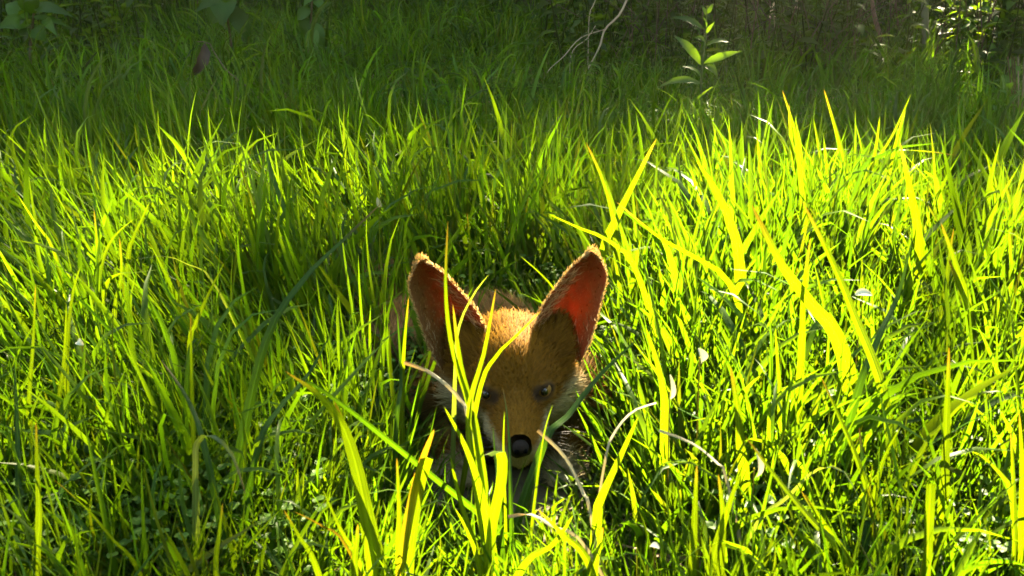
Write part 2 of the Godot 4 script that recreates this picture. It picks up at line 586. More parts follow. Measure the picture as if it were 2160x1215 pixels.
func ear_shell(s: Acc, fur: Acc, side: float) -> void:
	# edges in head millimetres for the +x ear
	var inn := PackedVector3Array([Vector3(20, 36, -14), Vector3(30, 62, -16), Vector3(46, 84, -19), Vector3(61, 102, -21), Vector3(71, 109, -22)])
	var out := PackedVector3Array([Vector3(66, 4, -14), Vector3(78, 32, -16), Vector3(87, 66, -20), Vector3(92, 88, -22), Vector3(87, 105, -22)])
	var ci := spline(inn, 17)
	var co := spline(out, 17)
	var nv := 17
	var nu := 15
	var th := 0.9
	var dark := Color(0.045, 0.022, 0.010)
	for layer in 2:
		var first := s.v.size()
		var grid := []
		for j in nv:
			var v := float(j) / (nv - 1)
			for k in nu:
				var u := float(k) / (nu - 1) * 2.0 - 1.0
				var p := ci[j].lerp(co[j], u * 0.5 + 0.5)
				var w := (co[j] - ci[j]).length()
				p.z -= (1.0 - u * u) * w * lerpf(0.42, 0.30, v)
				if j == nv - 1: p.y += (1 - u * u) * 5.0
				p.z -= layer * th * 2.0 * (1.0 - 0.7 * pow(absf(u), 6.0))
				p.x *= side
				grid.append(head * (p * 0.001))
		for j in nv:
			for k in nu:
				var a: Vector3 = grid[j * nu + mini(k + 1, nu - 1)] - grid[j * nu + maxi(k - 1, 0)]
				var b: Vector3 = grid[mini(j + 1, nv - 1) * nu + k] - grid[maxi(j - 1, 0) * nu + k]
				var nn := a.cross(b).normalized()
				if nn.dot(head.basis.z) < 0.0: nn = -nn
				if layer: nn = -nn
				var u := float(k) / (nu - 1) * 2.0 - 1.0
				var v := float(j) / (nv - 1)
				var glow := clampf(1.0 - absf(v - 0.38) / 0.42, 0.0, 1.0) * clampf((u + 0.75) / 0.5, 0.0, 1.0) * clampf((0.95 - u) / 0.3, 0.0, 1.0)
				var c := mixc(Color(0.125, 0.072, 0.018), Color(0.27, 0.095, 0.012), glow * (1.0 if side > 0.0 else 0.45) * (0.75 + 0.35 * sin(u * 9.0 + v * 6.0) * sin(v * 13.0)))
				if layer: c = mixc(c, dark, (v - 0.72) / 0.35)
				c = mixc(c, Color(0.16, 0.09, 0.03), (absf(u) - 0.7) / 0.3)
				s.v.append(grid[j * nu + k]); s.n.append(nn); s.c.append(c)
				# velvet on the ear
				if layer == 0 or v > 0.05:
					for q in (10 if absf(u) > 0.92 or j == nv - 1 else 4):
						var pp: Vector3 = grid[j * nu + k] + a * rng.randf_range(-0.25, 0.25) * (1.0 if absf(u) < 0.92 else 0.3) + b * rng.randf_range(-0.5, 0.5)
						var up := b.normalized()
						var edge := 1.0 if absf(u) > 0.92 or j == nv - 1 else 0.0
						var l := 0.0035
						var hc := mixc(Color(0.19, 0.085, 0.02), Color(0.38, 0.26, 0.13), 0.8 * clampf(1.0 - v * 1.3, 0, 1))
						if layer: hc = mixc(Color(0.19, 0.08, 0.02), dark, (v - 0.6) / 0.35)
						if edge > 0.0:
							hc = Color(0.36, 0.26, 0.12)
							l = 0.0034 * rng.randf_range(0.6, 1.5)
						if layer == 0 and ((absf(u + 0.72) < 0.28 and v < 0.7) or (v < 0.22 and q == 0) or (u > 0.75 and v < 0.5 and q == 0)): 
							l = 0.016 * rng.randf_range(0.5, 1.0)
							hc = Color(0.48, 0.34, 0.17)
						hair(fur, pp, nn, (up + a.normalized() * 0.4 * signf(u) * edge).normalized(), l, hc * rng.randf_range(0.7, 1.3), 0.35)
		for j in nv - 1:
			for k in nu - 1:
				var q := first + j * nu + k
				s.tri(q, q + 1, q + nu)
				s.tri(q + 1, q + nu + 1, q + nu)
	# rim between the layers
	var n0 := s.v.size() - 2 * nv * nu
	var rim := []
	for j in nv: rim.append(j * nu)
	for k in range(1, nu): rim.append((nv - 1) * nu + k)
	for j in range(nv - 2, -1, -1): rim.append(j * nu + nu - 1)
	var f := s.v.size()
	var cen := head * (Vector3(side * 55, 60, -30) * 0.001)
	for r in rim:
		for layer in 2:
			var p: Vector3 = s.v[n0 + layer * nv * nu + r]
			s.v.append(p); s.n.append((p - cen).normalized()); s.c.append(Color(0.30, 0.17, 0.07))
	for r in rim.size() - 1:
		s.tri(f + r * 2, f + r * 2 + 1, f + r * 2 + 2)
		s.tri(f + r * 2 + 1, f + r * 2 + 3, f + r * 2 + 2)

# ---------------------------------------------------------------- grass
var grass_mat: StandardMaterial3D
var straw_mat: StandardMaterial3D
var clover_mat: StandardMaterial3D

func tuft_mesh(kind: int) -> ArrayMesh:
	# nominal height one metre scaled later: 1 unit = tallest blade
	var s := Acc.new()
	var count: int = [15, 20, 12, 9, 6][kind]
	for k in count:
		var an := rng.randf() * TAU
		var r := 0.16 * sqrt(rng.randf())
		var b := Vector3(cos(an) * r, -0.02, sin(an) * r)
		var h := rng.randf_range(0.45, 1.0)
		var tilt := rng.randf_range(0.03, 0.42)
		var az := an + rng.randf_range(-0.9, 0.9)
		var dir := Vector3(cos(az), 0, sin(az))
		var mid := b + Vector3(0, h * rng.randf_range(0.45, 0.62), 0) + dir * tilt * h * 0.22
		var tip := b + Vector3(0, h * rng.randf_range(0.75, 1.0), 0) + dir * tilt * h
		if kind == 4: tip += dir * h * rng.randf_range(0.0, 0.35)
		if kind == 2:                                   # arching, tips nod over
			tip = b + Vector3(0, h * rng.randf_range(0.5, 0.85), 0) + dir * h * rng.randf_range(0.4, 0.8)
			mid = b + Vector3(0, h * 0.9, 0) + dir * h * 0.15
		var w := rng.randf_range(0.024, 0.046) * (0.6 if kind == 1 else 1.45 if kind == 4 else 1.0)
		var sa := rng.randf() * TAU
		var side := Vector3(cos(sa), 0, sin(sa))
		var g := rng.randf_range(0.75, 1.25)
		var c0 := Color(0.95, 0.92, 0.8) * g
		var c1 := Color(1.0, 1.0, 1.0) * g
		if rng.randf() < 0.10:
			c0 = Color(1.9, 1.2, 1.6)
			c1 = Color(2.6, 1.5, 2.4)
		elif rng.randf() < 0.06:
			c0 = Color(2.6, 1.2, 6.0)
			c1 = Color(3.2, 1.5, 8.0)
			w *= 0.6
		elif rng.randf() < 0.25:
			c1 = Color(2.0, 0.85, 3.0) * g
		blade(s, curve3(b, mid, tip, 7), w, side, rng.randf_range(0.15, 0.5), c0, c1, 0.0, rng.randf_range(-1.2, 1.2))
	return s.mesh()

func grass_height(x: float, z: float) -> float:
	var h := 0.235
	if z > -1.15: h = lerpf(0.12, 0.21, clampf((-z - 0.5) / 0.6, 0.0, 1.0))
	if x > 0.1: h += 0.05 * clampf((x - 0.1) / 0.3, 0.0, 1.0) * clampf((-z - 0.75) / 0.5, 0.0, 1.0) * clampf((1.7 + z) / 0.3, 0.0, 1.0)
	if z < -1.9: h = lerpf(h, 0.205 + 0.09 * sin(x * 3.1 + 1.7 * sin(z * 2.3)) * sin(z * 3.7 + x), clampf((-z - 1.9) / 0.7, 0.0, 1.0))
	if x > 0.0: h *= lerpf(1.0, 0.74, clampf((-z - 1.35) / 1.0, 0.0, 1.0) * clampf(x / 0.2, 0.0, 1.0))
	# the form that the fox lies in: grass pressed low in front of the face
	if z > -1.03 and x > -0.105 and x < 0.12: h = minf(h, lerpf(0.12, 0.06, clampf((-z - 0.72) / 0.2, 0.0, 1.0)))
	if absf(x) < 0.13 and z <= -1.03 and z > -1.4: h = minf(h, 0.14)
	return h

func in_fox(x: float, z: float) -> bool:
	var p := Vector2(x, z)
	for q in [[Vector2(0, -1.0), Vector2(-0.02, -1.24), 0.045], [Vector2(-0.02, -1.26), Vector2(-0.12, -1.28), 0.042], [Vector2(0.0, -0.93), Vector2(0, -1.05), 0.075]]:
		var c := Geometry2D.get_closest_point_to_segment(p, q[0], q[1])
		if c.distance_to(p) < q[2]: return true
	return false

func build_meadow() -> void:
	var root := base("meadow_grass")
	tag(root, "dense green meadow grass filling the whole view", "grass", "", "stuff")
	var kinds := []
	for k in 20: kinds.append(tuft_mesh(4) if k >= 17 else tuft_mesh(2) if k >= 14 else tuft_mesh([0, 1, 0, 3, 1, 0, 2][k % 7]))
	var xf := []
	var cols := []
	for k in kinds.size():
		xf.append([])
		cols.append(PackedColorArray())
	var z := -0.5
	while z > -7.5:
		var near := z > -2.3
		var step := 0.022 if z > -1.0 else 0.027 if near else 0.046
		var wide := 0.52 * -z + (0.35 if near else 0.7)
		var x := -wide
		while x < wide:
			var qx := x + rng.randf_range(-0.5, 0.5) * step
			var qz := z + rng.randf_range(-0.5, 0.5) * step
			x += step
			if in_fox(qx, qz): continue
			var clump := 0.5 + 0.5 * sin(qx * 17.0 + 3.0 * sin(qz * 9.0)) * sin(qz * 14.0 + 2.0 * sin(qx * 7.0))
			if rng.randf() < 0.30 - 0.3 * clump: continue
			var h := grass_height(qx, qz) * rng.randf_range(0.65, 1.3) * (0.85 + 0.3 * clump)
			h = minf(h, lerpf(0.31, 0.25, clampf((-qz - 1.3) / 0.6, 0.0, 1.0) if qx > 0.1 else 0.0))
			var wscale := maxf(h, 0.14) * rng.randf_range(0.75, 1.2)
			if not near: wscale = maxf(wscale, 0.21)
			if qx > 0.12 and near: wscale *= rng.randf_range(1.0, 1.3)
			var lean := 0.34 * clampf((0.25 - qx) / 0.6, 0.0, 1.0) + 0.08 + rng.randf_range(-0.3, 0.3)
			if qz > -0.95 and qx < 0.0: lean = rng.randf_range(-0.5, 0.5)
			if qz < -2.0: lean += rng.randf_range(-0.5, 0.5)
			var b := Basis(Vector3(0, 0, 1), lean) * Basis(Vector3(1, 0, 0), rng.randf_range(-0.12, 0.4)) * Basis(Vector3.UP, rng.randf() * TAU)
			b = b * Basis.from_scale(Vector3(wscale, h, wscale))
			var k := rng.randi() % 14
			if not near and rng.randf() < 0.55: k = 14 + rng.randi() % 6
			elif rng.randf() < (0.085 if qx < 0.15 else 0.05):                        # broad stray blades that cross the others
				k = 17 + rng.randi() % 3
				b = Basis(Vector3(0, 0, 1), rng.randf_range(-0.75, 0.75)) * b
			xf[k].append(Transform3D(b, Vector3(qx, 0, qz)))
			var tone := rng.randf_range(0.75, 1.25) if near else rng.randf_range(0.5, 1.6)
			var warm := rng.randf_range(0.85, 1.2)
			cols[k].append(Color(0.066 * tone * warm, 0.145 * tone, 0.009 * tone))
		z -= step
	for k in kinds.size():
		multi("grass_patch", kinds[k], grass_mat, xf[k], cols[k], root)

func build_clover() -> void:
	# small round leaves low among the grass
	var root := base("ground_clover")
	tag(root, "low round-leaved clover between the grass stems", "clover", "", "stuff")
	for kind in 3:
		var s := Acc.new()
		for st in 4:
			var an := rng.randf() * TAU
			var top := Vector3(cos(an) * 0.018, rng.randf_range(0.015, 0.075), sin(an) * 0.018)
			tube(s, curve3(Vector3.ZERO, Vector3(0, top.y * 0.6, 0), top, 4), 0.0006, 0.0005, Color(0.9, 0.9, 0.9), 3)
			for l in 3:
				var la := an + TAU * l / 3.0
				var d := Vector3(cos(la), rng.randf_range(-0.1, 0.5), sin(la)).normalized()
				leaf(s, top, top + d * rng.randf_range(0.003, 0.0055), rng.randf_range(0.0028, 0.005), Vector3.UP, 0.1, Color(1, 1, 1), Color(1.1, 1.05, 1), 0.0, 0.6)
		var xf := []
		var cols := PackedColorArray()
		for k in 2600:
			var zz := -0.72 - 1.7 * rng.randf()
			var xx := rng.randf_range(-1, 1) * (0.5 * -zz + 0.15)
			if in_fox(xx, zz) or (absf(xx) < 0.16 and zz > -1.02): continue
			xf.append(Transform3D(Basis(Vector3.UP, rng.randf() * TAU).scaled(Vector3.ONE * rng.randf_range(0.7, 1.4)), Vector3(xx, 0, zz)))
			var t := rng.randf_range(0.7, 1.3)
			cols.append(Color(0.075 * t, 0.15 * t, 0.018 * t))
		multi("clover_patch", s.mesh(), clover_mat, xf, cols, root)

func build_thatch() -> void:
	var root := base("dry_thatch")
	tag(root, "dead straw and brown litter lying under the grass", "litter", "", "stuff")
	for kind in 3:
		var s := Acc.new()
		for k in 9:
			var an := rng.randf() * TAU
			var c := Vector3(rng.randf_range(-0.04, 0.04), rng.randf_range(0.002, 0.02), rng.randf_range(-0.04, 0.04))
			var d := Vector3(cos(an), rng.randf_range(-0.1, 0.35), sin(an)) * rng.randf_range(0.03, 0.07)
			blade(s, curve3(c - d, c + Vector3(0, 0.015, 0), c + d, 5), rng.randf_range(0.002, 0.005), Vector3(-sin(an), 0.2, cos(an)), 0.3, Color(1, 1, 1), Color(0.9, 0.85, 0.8))
		var xf := []
		var cols := PackedColorArray()
		for k in 3200:
			var zz := -0.5 - 6.5 * pow(rng.randf(), 1.5)
			var xx := rng.randf_range(-1, 1) * (0.5 * -zz + 0.3)
			if in_fox(xx, zz) or (absf(xx) < 0.17 and zz > -1.05): continue
			xf.append(Transform3D(Basis(Vector3.UP, rng.randf() * TAU).scaled(Vector3.ONE * rng.randf_range(0.7, 1.5)), Vector3(xx, 0, zz)))
			var t := rng.randf_range(0.5, 1.4)
			cols.append(Color(0.20 * t, 0.13 * t, 0.06 * t))
		multi("straw_patch", s.mesh(), straw_mat, xf, cols, root)

# hero blades: each row is [points from tip to foot in photo pixels, depth at the foot, depth at the tip, width in mm, tone]
# tone: g green, y yellow-green, p pale dry, d deep green, b brown-tipped
func hero_blade(parent: Node3D, row: Array, called := "blade") -> void:
	var pts: Array = row[0]
	var n := pts.size()
	var ctrl := PackedVector3Array()
	for k in range(n - 1, -1, -1):
		var t := 1.0 - float(k) / (n - 1)
		var far_tip: float = row[2]
		if row[4] != "d" and row[4] != "p": far_tip = row[1] - 0.02 - (row[2] - row[1]) * 0.7   # lit blades lean a little towards the viewer
		var dep := lerpf(row[1], far_tip, t)
		if k < n - 1 and k > 0: dep += 0.004 * (k % 2)
		ctrl.append(px(pts[k][0], pts[k][1], dep))
	if ctrl[0].y > 0.004:                               # carry the foot down to the soil
		var d := (ctrl[0] - ctrl[1]).normalized()
		d = (d + Vector3(0, -1.2, 0)).normalized()
		var foot := ctrl[0] + d * (ctrl[0].y / maxf(-d.y, 0.35))
		foot.y = -0.003
		ctrl.insert(0, foot)
	for k in ctrl.size(): ctrl[k] -= parent.position
	var tone: String = row[4]
	var g := rng.randf_range(0.9, 1.15)
	var c0 := Color(0.10, 0.165, 0.008) * g
	var c1 := Color(0.095, 0.16, 0.007) * g
	match tone:
		"y":
			c0 = Color(0.105, 0.172, 0.010) * g
			c1 = Color(0.10, 0.165, 0.009) * g
		"d":
			c0 = Color(0.045, 0.11, 0.010) * g
			c1 = Color(0.040, 0.10, 0.010) * g
		"p":
			c0 = Color(0.23, 0.20, 0.10) * g
			c1 = Color(0.30, 0.26, 0.14) * g
		"b":
			c0 = Color(0.115, 0.175, 0.012) * g
			c1 = Color(0.17, 0.10, 0.03) * g
		"s":
			c0 = Color(0.10, 0.16, 0.06) * g
			c1 = Color(0.16, 0.22, 0.11) * g
	var s := Acc.new()
	var face: float = row[5] if row.size() > 5 else rng.randf_range(-0.5, 0.5)
	var side := Vector3(cos(face), 0, sin(face))
	blade(s, spline(ctrl, 22), row[3] * (0.001 if tone == "p" else 0.00108), side, rng.randf_range(0.12, 0.35), c0, c1, row[6] if row.size() > 6 else 0.0, rng.randf_range(-0.25, 0.25), 9, Color(0.20, 0.13, 0.05, 1.0 if rng.randf() < 0.45 else 0.0))
	part(called, s.mesh(), straw_mat if tone == "p" else grass_mat, parent)

func hero(called: String, label: String, category: String, rows: Array, group := "") -> void:
	var f: Array = rows[0][0][-1]
	var p := px(f[0], f[1], rows[0][1])
	var o := base(called, Vector3(p.x, 0, p.z))
	tag(o, label, category, group)
	for r in rows: hero_blade(o, r)

func build_heroes() -> void:
	# --- in front of the fox
	hero("grass_tuft", "tall glowing yellow-green tuft with a broad arching blade, in front and left of the fox", "grass tuft", [
		[[[600, 782], [690, 850], [745, 960], [790, 1190]], 0.80, 0.92, 15, "y"],
		[[[705, 845], [740, 950], [800, 1190]], 0.80, 0.86, 13, "y"],
		[[[916, 905], [880, 1010], [850, 1195]], 0.81, 0.86, 13, "b"],
		[[[837, 965], [842, 1080], [840, 1195]], 0.82, 0.86, 7, "y"],
		[[[680, 1030], [720, 1120], [760, 1195]], 0.80, 0.82, 7, "y"],
		[[[900, 968], [880, 1040], [860, 1195]], 0.80, 0.82, 12, "y", 0.1, 0.7]])
	hero("grass_tuft", "crossed upright lit blades rising over the fox's left-hand ear and muzzle", "grass tuft", [
		[[[945, 465], [940, 610], [955, 740], [1005, 920], [1032, 1190]], 0.86, 0.96, 7.5, "y"],
		[[[955, 640], [972, 770], [1010, 940], [1035, 1190]], 0.86, 0.92, 9, "y"],
		[[[1046, 608], [1022, 740], [988, 880], [1010, 1060], [1030, 1190]], 0.86, 0.93, 7.5, "y"],
		[[[937, 858], [985, 950], [1020, 1060], [1040, 1190]], 0.85, 0.90, 10, "y"],
		[[[996, 830], [1005, 960], [1036, 1190]], 0.87, 0.91, 7, "g"],
		[[[950, 962], [972, 1060], [1012, 1190]], 0.84, 0.87, 7, "g"],
		[[[960, 1072], [985, 1120], [1010, 1195]], 0.82, 0.84, 7, "y"]])
	hero("chewed_grass", "short broad blade with a pale bitten-off curled top, below the fox's nose", "grass", [
		[[[1028, 962], [1056, 955], [1058, 1010], [1040, 1100], [1032, 1190]], 0.84, 0.87, 9, "y", 0.2, 0.8]])
	hero("grass_tuft", "low bright tuft with a yellow stem at the bottom edge, left of centre", "grass tuft", [
		[[[598, 1074], [630, 1130], [668, 1200]], 0.78, 0.80, 9, "y"],
		[[[618, 1078], [680, 1110], [735, 1160]], 0.78, 0.79, 4, "b"],
		[[[755, 1104], [752, 1150], [748, 1200]], 0.77, 0.78, 9, "y"]])
	hero("grass_plant", "long blade slanting across the fox's right-hand cheek, sunlit top and shaded foot", "grass", [
		[[[1348, 712], [1265, 792], [1195, 880], [1148, 935]], 0.93, 0.97, 10, "d"]])
	hero("grass_plant", "stout bright blade leaning right just right of the fox's chest", "grass", [
		[[[1347, 878], [1310, 960], [1266, 1055], [1260, 1090]], 0.87, 0.92, 10, "y"]])
	hero("dry_stalk", "pale jointed dead stalk slanting right of the fox's chin", "dry stalk", [
		[[[1134, 908], [1190, 962], [1230, 1040], [1245, 1080]], 0.88, 0.90, 3.6, "p", 0.0, 0.8]])
	hero("grass_plant", "thin upright green blade beside the fox's mouth, right of the nose", "grass", [
		[[[1166, 853], [1145, 930], [1122, 1110]], 0.89, 0.93, 3.5, "g"]])
	hero("dry_stalk", "white bleached straw arching over the fox's left-hand cheek", "dry stalk", [
		[[[852, 765], [900, 782], [945, 815], [975, 850], [990, 900]], 0.93, 0.95, 4.5, "p", 0.0, 0.7]])
	hero("grass_plant", "blade leaning right in front of the fox's forehead", "grass", [
		[[[1142, 655], [1085, 712], [1046, 752], [1010, 830]], 0.95, 1.02, 6, "g"]])
	hero("grass_plant", "grey-green thin blade crossing the rim of the fox's left-hand ear", "grass", [
		[[[1032, 578], [1000, 620], [968, 690], [960, 790]], 0.97, 1.0, 5, "s"]])
	hero("grass_tuft", "short shaded blades standing up to the fox's muzzle", "grass tuft", [
		[[[1060, 815], [1072, 900], [1078, 1080]], 0.88, 0.92, 4.5, "d"],
		[[[1064, 868], [1062, 950], [1066, 1080]], 0.88, 0.91, 3, "g"],
		[[[1040, 900], [1046, 980], [1056, 1080]], 0.88, 0.91, 4.5, "d"]])
	hero("dry_stalk", "thin pale straw curving down right of the fox's chest", "dry stalk", [
		[[[1385, 850], [1335, 868], [1295, 915], [1275, 980]], 0.90, 0.93, 3, "p", 0.0, 0.7]])
	hero("dry_stalk", "bent straw loop lying at the bottom edge below the fox", "dry stalk", [
		[[[1072, 1090], [1120, 1085], [1165, 1110], [1240, 1160]], 0.80, 0.81, 3.5, "p", 0.0, 0.7]])
	hero("grass_tuft", "wide yellow blades crossing low below the stout bright blade", "grass tuft", [
		[[[1210, 1085], [1165, 1150], [1100, 1200]], 0.79, 0.80, 9, "y"],
		[[[1135, 1075], [1190, 1130], [1245, 1195]], 0.79, 0.80, 9, "y"],
		[[[1272, 1112], [1262, 1160], [1255, 1200]], 0.79, 0.80, 10, "y"]])
	hero("grass_plant", "upright blade left of the fox's left-hand ear", "grass", [
		[[[862, 625], [852, 740], [848, 860]], 0.98, 1.02, 7, "g"]])
	hero("grass_plant", "blade with a bent foot standing left of the fox's shoulder", "grass", [
		[[[838, 660], [846, 800], [836, 900]], 0.95, 0.97, 6, "d"]])
	# --- right side
	hero("grass_plant", "broadest bright blade, slanting down through the sunlit patch on the right", "grass", [
		[[[1585, 430], [1650, 560], [1710, 640], [1778, 745]], 0.98, 1.05, 19, "y", 0.1]])
	hero("grass_plant", "wide glowing blade above the broadest slanting blade", "grass", [
		[[[1468, 338], [1510, 400], [1540, 470], [1560, 560]], 1.16, 1.22, 18, "y", 0.0]])
	hero("grass_plant", "long straight blade leaning right, pointing up over the fox's right-hand ear", "grass", [
		[[[1385, 292], [1340, 380], [1296, 470], [1270, 540]], 1.24, 1.32, 15, "y", 0.0]])
	hero("grass_plant", "short broad blade leaning left, next to the one over the right-hand ear", "grass", [
		[[[1236, 300], [1268, 370], [1290, 440], [1300, 520]], 1.26, 1.32, 12, "y", 0.0]])
	hero("grass_plant", "near level bright blade pointing left above the fox's right-hand ear", "grass", [
		[[[1155, 450], [1215, 478], [1290, 512], [1350, 590]], 1.12, 1.16, 9, "y", 0.0]])
	hero("grass_plant", "long green blade arching down to the right beside the fox's right-hand ear", "grass", [
		[[[1300, 425], [1390, 500], [1470, 545], [1540, 600]], 1.08, 1.14, 9, "g", 0.1]])
	hero("grass_tuft", "bright upright blades behind the sunlit patch with one pointed tip highest", "grass tuft", [
		[[[1738, 188], [1762, 270], [1790, 370], [1810, 480]], 1.5, 1.58, 12, "y"],
		[[[1716, 250], [1740, 380], [1765, 520]], 1.48, 1.52, 12, "y"],
		[[[1650, 190], [1680, 290], [1705, 430], [1725, 540]], 1.5, 1.6, 9, "y"],
		[[[1664, 220], [1672, 320], [1700, 470]], 1.46, 1.52, 12, "y"]])
	hero("grass_tuft", "forked bright blades with an arm bent level to the right", "grass tuft", [
		[[[1922, 198], [1880, 290], [1830, 370], [1800, 470]], 1.5, 1.56, 8, "y"],
		[[[1856, 245], [1846, 320], [1826, 400], [1800, 480]], 1.5, 1.54, 12, "y"],
		[[[2020, 328], [1940, 318], [1880, 320], [1830, 360], [1795, 480]], 1.5, 1.5, 7, "y"],
		[[[1910, 232], [1885, 320], [1860, 460]], 1.5, 1.54, 10, "y"]])
	hero("grass_plant", "wide upright blade with a shaded face, right of the forked blades", "grass", [
		[[[1898, 300], [1918, 390], [1935, 480], [1940, 600]], 1.22, 1.28, 17, "g", 0.2]])
	hero("grass_tuft", "crossed dark green blades in front of the sunlit patch", "grass tuft", [
		[[[1925, 500], [1895, 620], [1850, 720], [1800, 860]], 0.92, 0.98, 10, "d"],
		[[[1690, 420], [1750, 540], [1800, 660], [1870, 860]], 0.93, 1.0, 12, "g"],
		[[[1710, 500], [1695, 620], [1690, 760]], 0.98, 1.02, 10, "g"]])
	hero("grass_tuft", "bright blades at the far right, one bent near its foot", "grass tuft", [
		[[[1985, 470], [2020, 570], [2050, 690]], 1.12, 1.16, 13, "y"],
		[[[2000, 545], [2030, 620], [2052, 700]], 1.12, 1.14, 14, "y"],
		[[[2080, 322], [2092, 380], [2100, 470]], 1.4, 1.44, 9, "y"],
		[[[2012, 480], [2000, 560], [1990, 640]], 1.14, 1.16, 10, "y"]])
	hero("grass_plant", "tall upright blade near the right edge with a darker foot", "grass", [
		[[[2002, 730], [1998, 860], [1992, 1020], [1985, 1100]], 0.86, 0.90, 11, "g", 0.1]])
	hero("grass_plant", "thick upright blunt blade at the bottom right edge", "grass", [
		[[[1964, 1022], [1960, 1100], [1954, 1200]], 0.78, 0.80, 10, "y", 0.1, 0.6]])
	hero("grass_plant", "thin arched blade hooping over near the right edge", "grass", [
		[[[2200, 860], [2120, 826], [2050, 838], [1985, 900], [1940, 960]], 0.88, 0.88, 5, "g"]])
	hero("grass_plant", "grey-green hooped blade above the bottom right corner patch", "grass", [
		[[[1812, 1050], [1775, 990], [1720, 992], [1660, 1050], [1590, 1115]], 0.83, 0.83, 5, "s"]])
	hero("grass_plant", "long blade running down right to the bottom edge, left of the grey-green hoop", "grass", [
		[[[1572, 920], [1640, 1010], [1710, 1095], [1800, 1200]], 0.80, 0.85, 7, "y"]])
	hero("grass_plant", "broad bright upright blade right of the white leaf scraps", "grass", [
		[[[1540, 770], [1556, 860], [1562, 940], [1570, 1020]], 0.89, 0.93, 13, "y", 0.1]])
	hero("grass_plant", "slim upright blade left of the broad bright blade", "grass", [
		[[[1635, 690], [1640, 760], [1645, 860]], 0.98, 1.0, 7, "y"]])
	hero("grass_tuft", "steep bright blades at the bottom edge right of centre", "grass tuft", [
		[[[1560, 1000], [1530, 1090], [1500, 1200]], 0.80, 0.83, 10, "y"],
		[[[1515, 1000], [1525, 1090], [1520, 1200]], 0.80, 0.82, 9, "y"],
		[[[1470, 980], [1465, 1090], [1460, 1200]], 0.80, 0.83, 9, "y"]])
	hero("grass_tuft", "spray of mid green blades at the lower right", "grass tuft", [
		[[[1730, 790], [1775, 890], [1812, 980], [1838, 1080]], 0.86, 0.92, 8, "g"],
		[[[1812, 900], [1822, 1000], [1828, 1190]], 0.84, 0.88, 9, "d"],
		[[[1690, 1035], [1740, 1110], [1790, 1200]], 0.80, 0.82, 10, "g"],
		[[[1900, 900], [1860, 980], [1836, 1100]], 0.85, 0.88, 9, "g"]])
	hero("grass_tuft", "upright clump at the right edge above the bottom corner", "grass tuft", [
		[[[2132, 910], [2138, 1020], [2140, 1190]], 0.82, 0.86, 8, "g"],
		[[[2020, 960], [2060, 955], [2110, 1000], [2135, 1060]], 0.83, 0.84, 6, "y"],
		[[[2150, 870], [2156, 1000], [2150, 1190]], 0.82, 0.86, 7, "g"]])
	hero("grass_plant", "slanting yellow blade between the fox and the white leaf scraps", "grass", [
		[[[1362, 690], [1385, 760], [1398, 820], [1402, 880]], 0.92, 0.96, 11, "y", 0.0]])
	hero("dry_stalk", "long thin straw lying across the grass right of the fox's chest", "dry stalk", [
		[[[1390, 908], [1460, 935], [1510, 975], [1535, 1020]], 0.86, 0.88, 4.5, "p", 0.0, 0.5]])
	# --- left side
	hero("grass_plant", "lone upright bright blade in the bottom left corner", "grass", [
		[[[76, 885], [78, 980], [82, 1090], [78, 1200]], 0.80, 0.85, 8.5, "y", 0.1]])
	hero("grass_plant", "thin blade slanting down right from the lone corner blade", "grass", [
		[[[112, 1010], [180, 1070], [240, 1140], [290, 1200]], 0.79, 0.83, 5.5, "g"]])
	hero("grass_plant", "pale arching blade in the sunlit grass on the left", "grass", [
		[[[285, 548], [345, 540], [400, 560], [460, 612]], 1.1, 1.12, 6, "s", 0.3]])
	hero("grass_tuft", "cluster of lit blades spreading like a fan on the left", "grass tuft", [
		[[[198, 440], [205, 520], [212, 660]], 1.14, 1.2, 8, "y"],
		[[[285, 460], [240, 500], [214, 560], [206, 660]], 1.14, 1.17, 8, "y"],
		[[[20, 505], [80, 515], [140, 545], [200, 640]], 1.14, 1.14, 9, "g"],
		[[[252, 500], [256, 580], [240, 680]], 1.14, 1.16, 8, "y"],
		[[[370, 565], [290, 575], [235, 585], [215, 660]], 1.12, 1.14, 8, "y"]])
	hero("grass_plant", "short bright blade leaning right above the fan of blades", "grass", [
		[[[316, 425], [298, 465], [280, 505], [270, 560]], 1.2, 1.24, 9, "y"]])
	hero("grass_plant", "long narrow blade leaning left at the left edge of the sunlit grass", "grass", [
		[[[38, 412], [75, 470], [110, 520], [130, 600]], 1.2, 1.26, 8, "y"]])
	hero("grass_plant", "dark broad blade slanting across the grass left of the fox", "grass", [
		[[[808, 425], [720, 510], [640, 590], [560, 720]], 0.90, 0.96, 11, "d"]])
	hero("grass_plant", "level dark blade pointing right, left of the fox", "grass", [
		[[[520, 748], [465, 735], [412, 716], [395, 800]], 0.95, 0.95, 8, "d"]])
	hero("grass_plant", "grey-green drooping blade in the shaded grass at lower left", "grass", [
		[[[520, 1050], [490, 960], [450, 920], [418, 930], [412, 1000]], 0.84, 0.85, 8, "s"]])
	hero("grass_plant", "slender upright blade in the shade between the left fan and the fox", "grass", [
		[[[402, 660], [404, 780], [410, 960]], 0.90, 0.95, 5.5, "g"]])
	hero("grass_plant", "short bright blade leaning right beside the slender upright one", "grass", [
		[[[474, 552], [440, 620], [410, 690], [400, 740]], 1.0, 1.04, 8, "y"]])
	hero("grass_tuft", "loose dark blades arching over the shaded patch left of the tall glowing tuft", "grass tuft", [
		[[[700, 700], [650, 790], [590, 860], [540, 960]], 0.88, 0.94, 8, "d"],
		[[[480, 880], [560, 850], [640, 800]], 0.88, 0.90, 7, "d"],
		[[[470, 1060], [462, 1130], [455, 1200]], 0.80, 0.82, 8, "g"],
		[[[340, 760], [400, 850], [440, 980]], 0.86, 0.90, 8, "d"]])
